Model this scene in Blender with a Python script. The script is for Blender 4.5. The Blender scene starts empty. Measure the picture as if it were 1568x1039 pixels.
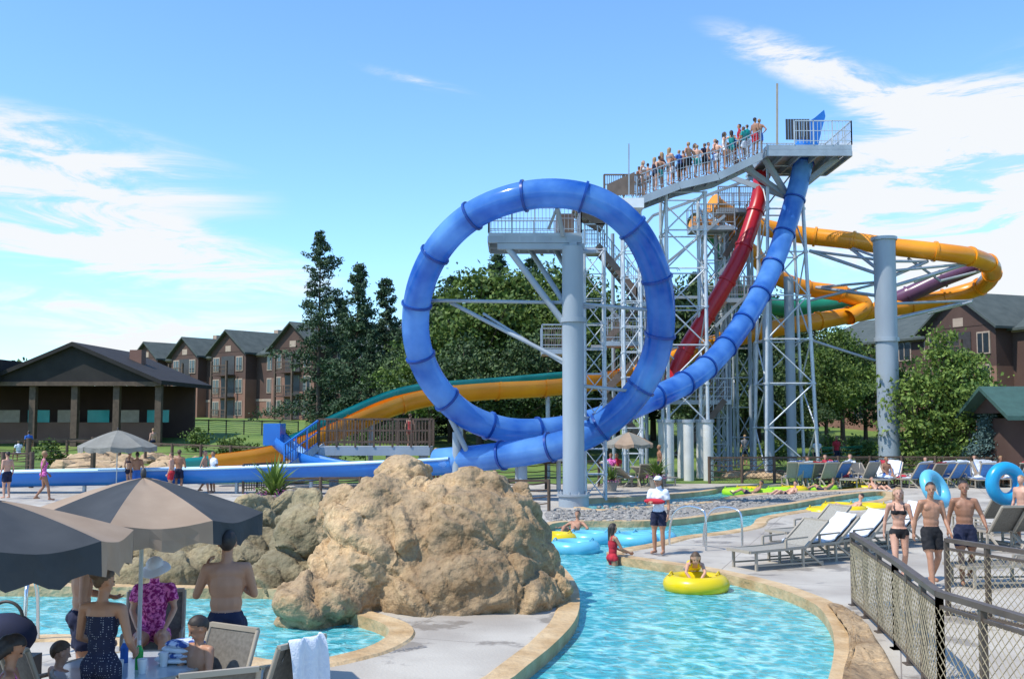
import bpy, bmesh, math, random
import numpy as np
from mathutils import Vector, Matrix, noise
from mathutils.geometry import tessellate_polygon
R=random.Random(7)
# ---- survey helpers: turn bearings taken from the photo at a KNOWN distance into world metres
F=1600.0; PITCH=math.atan2(120.5,1600); CH=2.9
CP,SP=math.cos(PITCH),math.sin(PITCH)
def W(px,py,Y):
    x=(px-784)/F; y=(519.5-py)/F; t=Y/(CP-y*SP)
    return Vector((x*t,Y,CH+t*(SP+y*CP)))
def G(px,py,z=0.0):
    x=(px-784)/F; y=(519.5-py)/F; t=(z-CH)/(SP+y*CP)
    return Vector((x*t,t*(CP-y*SP),z))
def XD(px,Y,z=0.0):
    v=W(px,640,Y); return Vector((v.x,Y,z))
def terr(x,y):
    t=min(1,max(0,(y-47)/75)); return 3.0*t*t*(3-2*t)
def V(*a): return Vector(a)

scene=bpy.context.scene; COL=scene.collection
# ------------------------------------------------------------------ materials
MC={}
def nd(nt,t,**k):
    n=nt.nodes.new(t)
    for a,b in k.items(): setattr(n,a,b)
    return n
def M(name,col,rough=.6,var=.15,scale=3,bump=0,bscale=30,metal=0,trans=0,col2=None,detail=5,spec=.5,isl=False,contrast=.25,zs=1.0):
    if name in MC: return MC[name]
    m=bpy.data.materials.new(name); m.use_nodes=True; nt=m.node_tree; L=nt.links.new
    b=nt.nodes['Principled BSDF']; out=nt.nodes['Material Output']
    tc=nd(nt,'ShaderNodeTexCoord'); mp=nd(nt,'ShaderNodeMapping'); mp.inputs['Scale'].default_value=(1,1,zs)
    L(tc.outputs['Object'],mp.inputs[0])
    n=nd(nt,'ShaderNodeTexNoise'); n.inputs['Scale'].default_value=scale; n.inputs['Detail'].default_value=detail
    L(mp.outputs[0],n.inputs['Vector'])
    r=nd(nt,'ShaderNodeValToRGB'); r.name='ramp'
    c2=col2 if col2 else tuple(min(1,c*(1+var)) for c in col)
    c1=col if col2 else tuple(c*(1-var) for c in col)
    r.color_ramp.elements[0].color=(*c1,1); r.color_ramp.elements[1].color=(*c2,1)
    r.color_ramp.elements[0].position=.5-contrast; r.color_ramp.elements[1].position=.5+contrast
    if isl:
        g=nd(nt,'ShaderNodeNewGeometry'); mx=nd(nt,'ShaderNodeMath',operation='MULTIPLY_ADD')
        L(g.outputs['Random Per Island'],mx.inputs[0]); mx.inputs[1].default_value=.5
        mm=nd(nt,'ShaderNodeMath',operation='MULTIPLY'); L(n.outputs['Fac'],mm.inputs[0]); mm.inputs[1].default_value=.5
        L(mm.outputs[0],mx.inputs[2]); L(mx.outputs[0],r.inputs[0])
    else: L(n.outputs['Fac'],r.inputs[0])
    L(r.outputs[0],b.inputs['Base Color'])
    b.inputs['Roughness'].default_value=rough; b.inputs['Metallic'].default_value=metal
    b.inputs['Specular IOR Level'].default_value=spec
    if bump:
        n2=nd(nt,'ShaderNodeTexNoise'); n2.inputs['Scale'].default_value=bscale; n2.inputs['Detail'].default_value=6
        L(tc.outputs['Object'],n2.inputs['Vector'])
        bp=nd(nt,'ShaderNodeBump'); bp.inputs['Strength'].default_value=min(1,bump); bp.inputs['Distance'].default_value=.6/bscale
        L(n2.outputs['Fac'],bp.inputs['Height']); L(bp.outputs[0],b.inputs['Normal'])
    if trans:
        tr=nd(nt,'ShaderNodeBsdfTranslucent'); L(r.outputs[0],tr.inputs[0])
        ms=nd(nt,'ShaderNodeMixShader'); ms.inputs[0].default_value=trans
        L(b.outputs[0],ms.inputs[1]); L(tr.outputs[0],ms.inputs[2]); L(ms.outputs[0],out.inputs[0])
    MC[name]=m; return m
concrete=M('concrete',(.34,.30,.25),.85,scale=.55,bump=.3,bscale=25,col2=(.48,.44,.37),detail=10,contrast=.15)
def joints(m):
    nt=m.node_tree; L=nt.links.new; tc=[n for n in nt.nodes if n.type=='TEX_COORD'][0]
    mp=nd(nt,'ShaderNodeMapping'); mp.inputs['Rotation'].default_value=(0,0,.35); L(tc.outputs['Object'],mp.inputs[0])
    br=nd(nt,'ShaderNodeTexBrick'); br.offset=0; br.inputs['Scale'].default_value=1; br.inputs['Brick Width'].default_value=3.2; br.inputs['Row Height'].default_value=3.2; br.inputs['Mortar Size'].default_value=.010; br.inputs['Mortar Smooth'].default_value=.3
    L(mp.outputs[0],br.inputs['Vector']); mx=nd(nt,'ShaderNodeMix',data_type='RGBA'); L(br.outputs['Fac'],mx.inputs[0]); L(nt.nodes['ramp'].outputs[0],mx.inputs[6]); mx.inputs[7].default_value=(.22,.19,.16,1)
    # damp footprints and splashes: darker, smoother patches
    n=nd(nt,'ShaderNodeTexNoise'); n.inputs['Scale'].default_value=.9; n.inputs['Detail'].default_value=7; n.inputs['Roughness'].default_value=.65; L(tc.outputs['Object'],n.inputs['Vector'])
    mr=nd(nt,'ShaderNodeMapRange'); mr.inputs[1].default_value=.56; mr.inputs[2].default_value=.61; mr.inputs[4].default_value=.6; L(n.outputs['Fac'],mr.inputs[0])
    m2=nd(nt,'ShaderNodeMix',data_type='RGBA'); L(mr.outputs[0],m2.inputs[0]); L(mx.outputs[2],m2.inputs[6]); m2.inputs[7].default_value=(.18,.155,.13,1)
    L(m2.outputs[2],nt.nodes['Principled BSDF'].inputs['Base Color'])
    m3=nd(nt,'ShaderNodeMapRange'); m3.inputs[1].default_value=0; m3.inputs[2].default_value=.55; m3.inputs[3].default_value=.85; m3.inputs[4].default_value=.4; L(mr.outputs[0],m3.inputs[0]); L(m3.outputs[0],nt.nodes['Principled BSDF'].inputs['Roughness'])
joints(concrete)
coping=M('coping_stone',(.40,.25,.11),.7,scale=1.8,col2=(.60,.44,.25),bump=.6,bscale=9,detail=10,contrast=.18)
grass=M('grass',(.065,.13,.018),.9,scale=.35,col2=(.17,.24,.04),bump=.6,bscale=6,detail=10,contrast=.18)
steel=M('galvanised_steel',(.30,.33,.36),.45,scale=2,col2=(.42,.46,.49),metal=.35,detail=8)
psteel=M('painted_steel',(.24,.28,.32),.5,scale=.8,col2=(.34,.39,.43),detail=11,zs=.3,contrast=.18)
wsteel=M('pale_steel',(.42,.46,.49),.45,scale=3,col2=(.58,.61,.63),metal=.2)
whitec=M('white_footing',(.5,.5,.47),.7,scale=2,col2=(.66,.65,.61),bump=.2)
brownp=M('brown_panel',(.11,.078,.06),.7,scale=3,col2=(.18,.13,.10))
woodp=M('wood',(.07,.045,.03),.8,scale=4,col2=(.14,.09,.06),bump=.3)
darkm=M('dark_metal',(.035,.03,.028),.5,scale=4,col2=(.06,.052,.048))
blackm=M('black_plastic',(.015,.015,.017),.5)
white=M('white_paint',(.72,.73,.73),.5,var=.08)
chrome=M('stainless',(.62,.63,.64),.22,var=.05,metal=.9)
orange=M('orange_fibreglass',(.68,.22,.008),.3,scale=.8,col2=(.86,.33,.012),detail=8)
teal=M('teal_fibreglass',(.0,.24,.22),.3,scale=1,col2=(.02,.36,.33))
redt=M('red_fibreglass',(.34,.005,.010),.3,scale=1,col2=(.54,.012,.018))
greent=M('green_fibreglass',(.01,.17,.09),.35,scale=1,col2=(.02,.25,.14))
purple=M('purple_fibreglass',(.10,.04,.09),.3,scale=1,col2=(.17,.07,.13))
bluefl=M('blue_flume',(.012,.12,.46),.3,scale=.6,col2=(.03,.22,.64))
lightbl=M('flume_inside',(.30,.55,.85),.3,scale=.6,col2=(.5,.7,.9))
bluet=M('blue_translucent_tube',(.012,.14,.58),.10,scale=.5,col2=(.22,.52,.95),detail=4,trans=.5,contrast=.15,spec=.7)  # paler noise patches put sun shining through the shell into its colour
blued=M('blue_flange',(.006,.05,.27),.3)
def rockmat(name,a,b,c):
    m=M(name,a,.92,scale=.9,col2=b,bump=1,bscale=5,detail=12,contrast=.14)
    nt=m.node_tree; L=nt.links.new; tc=[n for n in nt.nodes if n.type=='TEX_COORD'][0]
    n=nd(nt,'ShaderNodeTexNoise'); n.inputs['Scale'].default_value=16; n.inputs['Detail'].default_value=8; n.inputs['Roughness'].default_value=.7; L(tc.outputs['Object'],n.inputs['Vector'])
    mr=nd(nt,'ShaderNodeMapRange'); mr.inputs[1].default_value=.35; mr.inputs[2].default_value=.62; L(n.outputs['Fac'],mr.inputs[0])
    n3=nd(nt,'ShaderNodeTexNoise'); n3.inputs['Scale'].default_value=2.4; n3.inputs['Detail'].default_value=6; L(tc.outputs['Object'],n3.inputs['Vector'])
    mr3=nd(nt,'ShaderNodeMapRange'); mr3.inputs[1].default_value=.42; mr3.inputs[2].default_value=.58; L(n3.outputs['Fac'],mr3.inputs[0])
    mx=nd(nt,'ShaderNodeMix',data_type='RGBA',blend_type='MULTIPLY'); mx.inputs[0].default_value=1; L(nt.nodes['ramp'].outputs[0],mx.inputs[6])
    r=nd(nt,'ShaderNodeMix',data_type='RGBA'); L(mr.outputs[0],r.inputs[0]); r.inputs[6].default_value=(.62,.57,.52,1); r.inputs[7].default_value=(1.1,1.08,1.05,1); L(r.outputs[2],mx.inputs[7])
    m4=nd(nt,'ShaderNodeMix',data_type='RGBA'); L(mx.outputs[2],m4.inputs[6]); m4.inputs[7].default_value=(*c,1)
    f=nd(nt,'ShaderNodeMath',operation='MULTIPLY'); L(mr3.outputs[0],f.inputs[0]); f.inputs[1].default_value=.5; L(f.outputs[0],m4.inputs[0])
    L(m4.outputs[2],nt.nodes['Principled BSDF'].inputs['Base Color']); return m
rockm=rockmat('sculpted_rock',(.25,.165,.085),(.54,.385,.215),(.33,.24,.145))
rocko=rockmat('olive_rock',(.16,.13,.07),(.38,.31,.18),(.23,.20,.125))
bould=M('tan_boulder',(.36,.24,.13),.9,scale=1,col2=(.52,.37,.22),bump=.6,bscale=8)
gravel=M('gravel',(.13,.12,.11),.9,scale=14,col2=(.40,.37,.32),bump=1,bscale=14,contrast=.12)
leafA=M('leaf_light',(.035,.075,.010),.7,scale=.5,col2=(.15,.22,.035),isl=True,trans=.2)
leafB=M('leaf_dark',(.020,.046,.012),.7,scale=.5,col2=(.075,.12,.028),isl=True)
leafC=M('needle',(.018,.045,.018),.75,scale=.6,col2=(.065,.115,.045),isl=True)
leafS=M('needle_blue',(.05,.10,.09),.75,scale=.6,col2=(.14,.22,.2),isl=True)
leafY=M('leaf_sapling',(.06,.11,.016),.7,scale=.6,col2=(.21,.30,.05),isl=True,trans=.2)
bark=M('bark',(.06,.042,.03),.9,scale=5,col2=(.13,.095,.07),bump=.6,zs=.2)
roofg=M('shingle_roof',(.045,.058,.052),.9,scale=1.2,col2=(.085,.10,.09),bump=.3,detail=10)
roofd=M('dark_roof',(.014,.011,.01),.85,scale=1.2,col2=(.028,.023,.02))
wallb=M('brown_siding',(.065,.034,.026),.85,scale=.5,col2=(.10,.056,.042))
wallt=M('tan_siding',(.19,.095,.065),.85,scale=.5,col2=(.27,.145,.10))
wallc=M('stone_base',(.33,.23,.16),.85,scale=2,col2=(.43,.32,.24))
glass=M('window_glass',(.03,.04,.05),.12,var=.2,spec=.8)
trimw=M('window_trim',(.38,.29,.22),.7)
umbT=M('umbrella_tan',(.36,.255,.175),.9,scale=3,col2=(.45,.335,.24),trans=.25)
umbK=M('umbrella_charcoal',(.035,.04,.045),.9,scale=3,col2=(.06,.065,.07),trans=.1)
umbG=M('umbrella_grey',(.22,.21,.18),.9,scale=3,col2=(.30,.29,.25),trans=.2)
tanfr=M('tan_frame',(.36,.31,.24),.5,var=.1)
sling=M('sling_fabric',(.10,.09,.075),.8,scale=30,col2=(.18,.165,.14))
slingW=M('sling_pale',(.24,.22,.18),.8,scale=30,col2=(.34,.32,.27))
slingB=M('sling_blue',(.06,.17,.42),.8,scale=20,col2=(.12,.28,.58))
towelW=M('towel_white',(.60,.64,.72),.95,scale=20,col2=(.74,.77,.80),bump=.6,bscale=60)
towelB=M('towel_blue',(.03,.08,.30),.95,scale=12,col2=(.55,.62,.75),contrast=.03)
towelR=M('towel_red',(.5,.04,.06),.95,scale=10,var=.3)
netm=M('net_rope',(.30,.25,.16),.9,scale=10,var=.25)
fencem=M('bronze_fence',(.07,.05,.038),.45,scale=5,col2=(.11,.085,.065))
yel=M('yellow_vinyl',(.80,.60,.01),.3,var=.08,trans=.15)
lbl=M('lightblue_vinyl',(.16,.55,.72),.3,var=.1,trans=.15)
lime=M('lime_vinyl',(.42,.75,.03),.3,var=.1,trans=.15)
cyanv=M('cyan_vinyl',(.02,.35,.62),.3,var=.1,trans=.15)
pinkf=M('pink_flowers',(.5,.05,.25),.8,scale=30,col2=(.8,.25,.5))
pot=M('stone_pot',(.25,.23,.20),.8,var=.2,bump=.3)
skinA=M('skin_fair',(.50,.26,.17),.5,scale=5,col2=(.62,.35,.24))
skinB=M('skin_tan',(.36,.17,.095),.5,scale=5,col2=(.46,.235,.14))
skinC=M('skin_bronze',(.26,.12,.065),.5,scale=5,col2=(.35,.17,.10))
hairD=M('hair_dark',(.012,.009,.008),.6,scale=30,col2=(.035,.025,.02))
hairB=M('hair_brown',(.05,.028,.015),.6,scale=30,col2=(.12,.07,.035))
hairL=M('hair_blond',(.24,.14,.06),.6,scale=30,col2=(.38,.25,.12))
navy=M('navy_cloth',(.008,.012,.04),.85,var=.3)
blackc=M('black_cloth',(.008,.008,.01),.85,var=.3)
whitecl=M('white_cloth',(.72,.74,.80),.9,var=.08)
redc=M('red_cloth',(.45,.015,.03),.8,var=.2)
pinkc=M('pink_floral',(.28,.01,.16),.9,scale=28,col2=(.85,.22,.55),contrast=.06)
bluec=M('blue_cloth',(.03,.12,.42),.85,var=.3)
greyc=M('grey_cloth',(.2,.2,.21),.85,var=.2)
eyem=M('eye_dark',(.02,.014,.01),.2); lipm=M('lips',(.35,.09,.08),.5)
def dots():
    m=M('navy_polka',(.008,.012,.035),.85); nt=m.node_tree; L=nt.links.new
    v=nd(nt,'ShaderNodeTexVoronoi'); v.inputs['Scale'].default_value=50; v.inputs['Randomness'].default_value=.15
    tc=[n for n in nt.nodes if n.type=='TEX_COORD'][0]; L(tc.outputs['Object'],v.inputs['Vector'])
    c=nd(nt,'ShaderNodeMath',operation='LESS_THAN'); c.inputs[1].default_value=.2; L(v.outputs['Distance'],c.inputs[0])
    mx=nd(nt,'ShaderNodeMix',data_type='RGBA'); L(c.outputs[0],mx.inputs[0]); mx.inputs[6].default_value=(.008,.012,.04,1); mx.inputs[7].default_value=(.4,.4,.45,1)
    L(mx.outputs[2],nt.nodes['Principled BSDF'].inputs['Base Color']); return m
polka=dots()
def water_mat():
    m=bpy.data.materials.new('pool_water'); m.use_nodes=True; nt=m.node_tree; L=nt.links.new
    b=nt.nodes['Principled BSDF']; out=nt.nodes['Material Output']
    tc=nd(nt,'ShaderNodeTexCoord')
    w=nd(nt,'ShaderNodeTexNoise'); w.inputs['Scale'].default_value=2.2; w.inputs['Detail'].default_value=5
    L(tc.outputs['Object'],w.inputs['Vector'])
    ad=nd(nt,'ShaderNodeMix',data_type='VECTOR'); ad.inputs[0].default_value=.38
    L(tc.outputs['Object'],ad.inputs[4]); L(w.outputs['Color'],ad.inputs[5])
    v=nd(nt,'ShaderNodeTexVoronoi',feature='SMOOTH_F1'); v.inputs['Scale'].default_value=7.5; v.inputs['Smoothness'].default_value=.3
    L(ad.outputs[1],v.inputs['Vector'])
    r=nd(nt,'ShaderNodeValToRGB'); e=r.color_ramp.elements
    e[0].position=.1; e[0].color=(.04,.36,.42,1); e[1].position=.72; e[1].color=(.40,.82,.82,1)  # pale cell edges paint caustic light ripples into the water colour
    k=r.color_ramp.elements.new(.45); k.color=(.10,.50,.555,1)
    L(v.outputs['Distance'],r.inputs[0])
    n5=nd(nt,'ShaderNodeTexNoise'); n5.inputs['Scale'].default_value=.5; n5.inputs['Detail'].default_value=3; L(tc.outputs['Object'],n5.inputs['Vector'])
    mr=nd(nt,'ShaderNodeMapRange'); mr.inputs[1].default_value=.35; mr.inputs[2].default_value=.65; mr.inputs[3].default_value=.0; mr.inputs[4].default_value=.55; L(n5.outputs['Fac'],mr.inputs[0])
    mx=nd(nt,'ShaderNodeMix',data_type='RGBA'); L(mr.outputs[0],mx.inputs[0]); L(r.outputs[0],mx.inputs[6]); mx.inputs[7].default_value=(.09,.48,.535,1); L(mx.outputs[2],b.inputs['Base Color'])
    b.inputs['Roughness'].default_value=.05; b.inputs['IOR'].default_value=1.33
    n=nd(nt,'ShaderNodeTexNoise'); n.inputs['Scale'].default_value=4; n.inputs['Detail'].default_value=6; n.inputs['Distortion'].default_value=.8
    L(tc.outputs['Object'],n.inputs['Vector'])
    bp=nd(nt,'ShaderNodeBump'); bp.inputs['Strength'].default_value=.8; bp.inputs['Distance'].default_value=.15
    L(n.outputs['Fac'],bp.inputs['Height']); L(bp.outputs[0],b.inputs['Normal'])
    t=nd(nt,'ShaderNodeBsdfTransparent'); t.inputs[0].default_value=(.5,.9,.95,1)
    ms=nd(nt,'ShaderNodeMixShader'); ms.inputs[0].default_value=.2; L(b.outputs[0],ms.inputs[1]); L(t.outputs[0],ms.inputs[2]); L(ms.outputs[0],out.inputs[0])
    return m
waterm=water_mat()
poolf=M('pool_floor',(.22,.58,.62),.7,scale=1,col2=(.32,.68,.70))
# ------------------------------------------------------------------ mesh builder
class MB:
    def __init__(s,name): s.name=name; s.parts={}; s.part('body')
    def part(s,n):
        s.cur=s.parts.setdefault(n,dict(v=[],f=[],m=[],s=[],mats=[])); return s
    def add(s,vs,fs,mat,sm=False):
        c=s.cur; o=len(c['v']); c['v'].extend([tuple(v) for v in vs])
        if mat not in c['mats']: c['mats'].append(mat)
        mi=c['mats'].index(mat)
        c['f'].extend([tuple(i+o for i in f) for f in fs]); c['m'].extend([mi]*len(fs)); c['s'].extend([sm]*len(fs))
    def obox(s,Fr,s0,s1,n0,n1,z0,z1,mat):
        O,ux,uy=Fr; vs=[]
        for z in (z0,z1):
            for (a,b) in ((s0,n0),(s1,n0),(s1,n1),(s0,n1)): vs.append(O+ux*a+uy*b+V(0,0,z))
        s.add(vs,[(0,3,2,1),(4,5,6,7),(0,1,5,4),(1,2,6,5),(2,3,7,6),(3,0,4,7)],mat)
    def box(s,c,sz,mat,rz=0):
        ux=V(math.cos(rz),math.sin(rz),0); uy=V(-math.sin(rz),math.cos(rz),0); c=Vector(c)
        s.obox((c,ux,uy),-sz[0]/2,sz[0]/2,-sz[1]/2,sz[1]/2,-sz[2]/2,sz[2]/2,mat)
    def bar(s,a,b,w,h,mat):
        a=Vector(a);b=Vector(b);t=(b-a)
        if t.length<1e-6:return
        t.normalize(); u=t.cross(V(0,0,1))
        if u.length<1e-3:u=V(1,0,0)
        u.normalize(); v=u.cross(t)
        vs=[p+u*x*w/2+v*y*h/2 for p in(a,b) for x,y in((-1,-1),(1,-1),(1,1),(-1,1))]
        s.add(vs,[(0,1,2,3),(7,6,5,4),(0,4,5,1),(1,5,6,2),(2,6,7,3),(3,7,4,0)],mat)
    def cyl(s,a,b,r,mat,r2=None,n=8,sm=True,cap=True):
        a=Vector(a);b=Vector(b);r2=r if r2 is None else r2
        t=(b-a).normalized(); u=t.cross(V(0,0,1))
        if u.length<1e-3:u=V(1,0,0)
        u.normalize(); v=t.cross(u); vs=[]
        for p,q in((a,r),(b,r2)):
            for i in range(n):
                an=2*math.pi*i/n; vs.append(p+u*math.cos(an)*q+v*math.sin(an)*q)
        s.add(vs,[(i,(i+1)%n,n+(i+1)%n,n+i) for i in range(n)],mat,sm)
        if cap: s.add(vs,[tuple(range(n))[::-1],tuple(range(n,2*n))],mat)
    def tube(s,pts,r,mat,n=14,arc=None,ups=False,cap=False):
        pts=[Vector(p) for p in pts]; m=len(pts); rs=r if isinstance(r,(list,tuple)) else [r]*m
        vs=[]; u=None
        for i,p in enumerate(pts):
            t=(pts[min(i+1,m-1)]-pts[max(i-1,0)]).normalized()
            if u is None or ups:
                u=t.cross(V(0,0,1))
                if u.length<1e-3:u=V(1,0,0)
            else: u=u-t*u.dot(t)
            u.normalize(); w=u.cross(t)
            for k in range(n):
                an=2*math.pi*k/n if arc is None else arc[0]+(arc[1]-arc[0])*k/(n-1)
                vs.append(p+u*math.cos(an)*rs[i]+w*math.sin(an)*rs[i])
        kk=n if arc is None else n-1
        fs=[(i*n+k,i*n+(k+1)%n,(i+1)*n+(k+1)%n,(i+1)*n+k) for i in range(m-1) for k in range(kk)]
        s.add(vs,fs,mat,True)
        if cap: s.add(vs,[tuple(range(n)),tuple(range((m-1)*n,m*n))],mat)
    def ell(s,c,rad,mat,n=12,m=8,B=None,sm=True):
        c=Vector(c); vs=[];fs=[]
        B=B or (V(1,0,0),V(0,1,0),V(0,0,1))
        for i in range(1,m):
            ph=math.pi*i/m
            for k in range(n):
                th=2*math.pi*k/n
                vs.append(c+B[0]*(rad[0]*math.sin(ph)*math.cos(th))+B[1]*(rad[1]*math.sin(ph)*math.sin(th))+B[2]*(rad[2]*math.cos(ph)))
        top=len(vs);vs.append(c+B[2]*rad[2]);vs.append(c-B[2]*rad[2])
        for i in range(m-2):
            for k in range(n): fs.append((i*n+k,(i+1)*n+k,(i+1)*n+(k+1)%n,i*n+(k+1)%n))
        for k in range(n):
            fs.append((top,k,(k+1)%n)); fs.append((top+1,(m-2)*n+(k+1)%n,(m-2)*n+k))
        s.add(vs,fs,mat,sm)
    def capsule(s,a,b,ra,rb,mat=None,n=10):
        a=Vector(a);b=Vector(b)
        s.ell(a,(ra,)*3,mat,n,6); s.ell(b,(rb,)*3,mat,n,6)
        if (a-b).length>1e-4: s.cyl(a,b,ra,mat,rb,n)
    def torus(s,c,R0,r,mat,n=28,m=10,B=None):
        c=Vector(c);B=B or (V(1,0,0),V(0,1,0),V(0,0,1)); vs=[]
        for i in range(n):
            a=2*math.pi*i/n; d=B[0]*math.cos(a)+B[1]*math.sin(a)
            for k in range(m):
                t=2*math.pi*k/m; vs.append(c+d*(R0+r*math.cos(t))+B[2]*(r*math.sin(t)))
        s.add(vs,[(i*m+k,((i+1)%n)*m+k,((i+1)%n)*m+(k+1)%m,i*m+(k+1)%m) for i in range(n) for k in range(m)],mat,True)
    def build(s,loc=None,rz=0,scale=1):
        ps={k:p for k,p in s.parts.items() if p['v']}
        if loc is None:
            al=np.concatenate([np.array(p['v']) for p in ps.values()])
            o=Vector(((al[:,0].min()+al[:,0].max())/2,(al[:,1].min()+al[:,1].max())/2,al[:,2].min())); sub=o
        else: o=Vector(loc); sub=V(0,0,0)
        obs=[]
        for k,p in ps.items():
            me=bpy.data.meshes.new(s.name if len(ps)==1 else k)
            v=np.array(p['v'])-np.array(sub)
            me.from_pydata(v.tolist(),[],p['f'])
            for m in p['mats']: me.materials.append(m)
            me.polygons.foreach_set('material_index',p['m']); me.polygons.foreach_set('use_smooth',p['s']); me.update()
            ob=bpy.data.objects.new(s.name if len(ps)==1 else k,me); COL.objects.link(ob); obs.append(ob)
        if len(obs)==1: top=obs[0]
        else:
            top=bpy.data.objects.new(s.name,None); COL.objects.link(top)
            for ob in obs: ob.parent=top
        top.location=o; top.rotation_euler[2]=rz; top.scale=(scale,)*3
        return top
def inst(ob,name,loc,rz=0,sc=1,sz=None):
    o=bpy.data.objects.new(name,ob.data); COL.objects.link(o); o.location=loc; o.rotation_euler[2]=rz
    o.scale=(sc,sc,sz or sc); return o
def cr(pts,k=6,closed=False):
    pts=[Vector(p) for p in pts]; n=len(pts); out=[]
    rng=range(n) if closed else range(n-1)
    for i in rng:
        if closed: a,b,c,d=pts[(i-1)%n],pts[i],pts[(i+1)%n],pts[(i+2)%n]
        else: a,b,c,d=pts[max(i-1,0)],pts[i],pts[i+1],pts[min(i+2,n-1)]
        for j in range(k):
            t=j/k; out.append(.5*((2*b)+(c-a)*t+(2*a-5*b+4*c-d)*t*t+(3*b-a-3*c+d)*t**3))
    if not closed: out.append(pts[-1])
    return out
def resample(pts,step):
    out=[pts[0]];acc=0
    for a,b in zip(pts,pts[1:]):
        L=(b-a).length; p=0
        while acc+L-p>=step:
            p+=step-acc; acc=0; out.append(a.lerp(b,p/L))
        acc+=L-p
    return out
def remeshed(mb,vox,sm=2):
    p=mb.cur; me=bpy.data.meshes.new('t'); me.from_pydata(p['v'],[],p['f'])
    ob=bpy.data.objects.new('t',me); COL.objects.link(ob)
    a=ob.modifiers.new('r','REMESH'); a.mode='VOXEL'; a.voxel_size=vox
    if sm: b=ob.modifiers.new('s','SMOOTH'); b.iterations=sm; b.factor=.5
    dg=bpy.context.evaluated_depsgraph_get(); out=bpy.data.meshes.new_from_object(ob.evaluated_get(dg),depsgraph=dg)
    bpy.data.objects.remove(ob); bpy.data.meshes.remove(me); out.materials.clear(); return out
# ------------------------------------------------------------------ rocks
def rvec(c): return noise.noise_vector(c*7.31+V(3,5,9))
STR=Matrix.Rotation(math.radians(35),3,'Y')
def rock(name,blobs,vox,mat,amp=.35,fr=1.1,seed=0):
    mb=MB(name)
    for c,r in blobs: mb.ell(c,r,mat,16,12)
    me=remeshed(mb,vox,5); n=len(me.vertices)
    co=np.zeros(n*3); me.vertices.foreach_get('co',co); co=co.reshape(-1,3)
    no=np.zeros(n*3); me.vertices.foreach_get('normal',no); no=no.reshape(-1,3)
    off=V(seed*3.7,seed*1.3,0); out=np.empty_like(co)
    for i in range(n):
        p=Vector(co[i]); q=p+off; wq=STR@(q+noise.noise_vector(q*.9)*.3+noise.noise_vector(q*3.1)*.06); wq=V(wq.x*1.2,wq.y,wq.z*.65)
        h=0
        for s_,am in((1,1.0),(2.1,.40),(4.6,.16)):
            d,pt=noise.voronoi(wq*fr*s_); c=pt[0]; e=max(0,min(1,(d[1]-d[0])/.13)); h+=(wq*fr*s_-c).dot(rvec(c))*amp*2.2*am*(.45+.55*e)-(1-e)**2*amp*.17*am
        h+=(noise.ridged_multi_fractal(q*1.2,1.0,2.1,5,1.0,2.0)-1.0)*amp*.12+noise.fractal(q*5,.7,2.1,4)*amp*.08
        h+=.018*math.sin((wq.z*9+noise.noise(q*1.5)*5)) # bedding
        out[i]=co[i]+no[i]*h
    me.vertices.foreach_set('co',out.ravel()); me.materials.append(mat); me.name=name
    for p in me.polygons: p.use_smooth=True
    me.update()
    ob=bpy.data.objects.new(name,me); COL.objects.link(ob); return ob
def B(px,py,Y,rx,ry,rz): return (W(px,py,Y),(rx,ry,rz))
rock('rock_formation',[B(680,860,17.2,1.5,1.2,1.26),B(600,830,17.4,.95,1.0,1.12),B(745,850,17.2,1.0,.95,1.1),B(612,742,18,.5,.6,.5),B(500,925,16,.72,.7,.52),B(550,880,16.7,.95,.9,.85),
   B(700,910,16.4,1.5,.75,.75),B(790,885,16.9,.72,.6,.68),B(846,910,16.8,.34,.45,.48),B(800,805,18,.42,.6,.74),B(530,815,18.3,.6,.7,.8),B(725,762,17.5,.72,.55,.52)],.036,rockm,.36,.68,1)
rock('rock_formation',[B(470,840,19.5,.65,.8,.9),B(430,890,18.8,.6,.6,.5),B(400,790,21,.5,.6,.45)],.055,rocko,.3,.9,2)
rock('rock_wall',[B(330,880,19.2,1.1,.6,.6),B(375,855,19.8,.9,.6,.7),B(250,890,18.8,.85,.5,.55),B(400,900,18.4,.7,.5,.45),B(150,890,19.4,1.2,.6,.55),B(20,880,19.8,1.3,.7,.6),B(-110,880,20,1.3,.7,.7),B(300,850,20.4,1,.6,.45),B(210,845,21,1.2,.6,.5)],.06,rocko,.28,.9,4)
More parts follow.
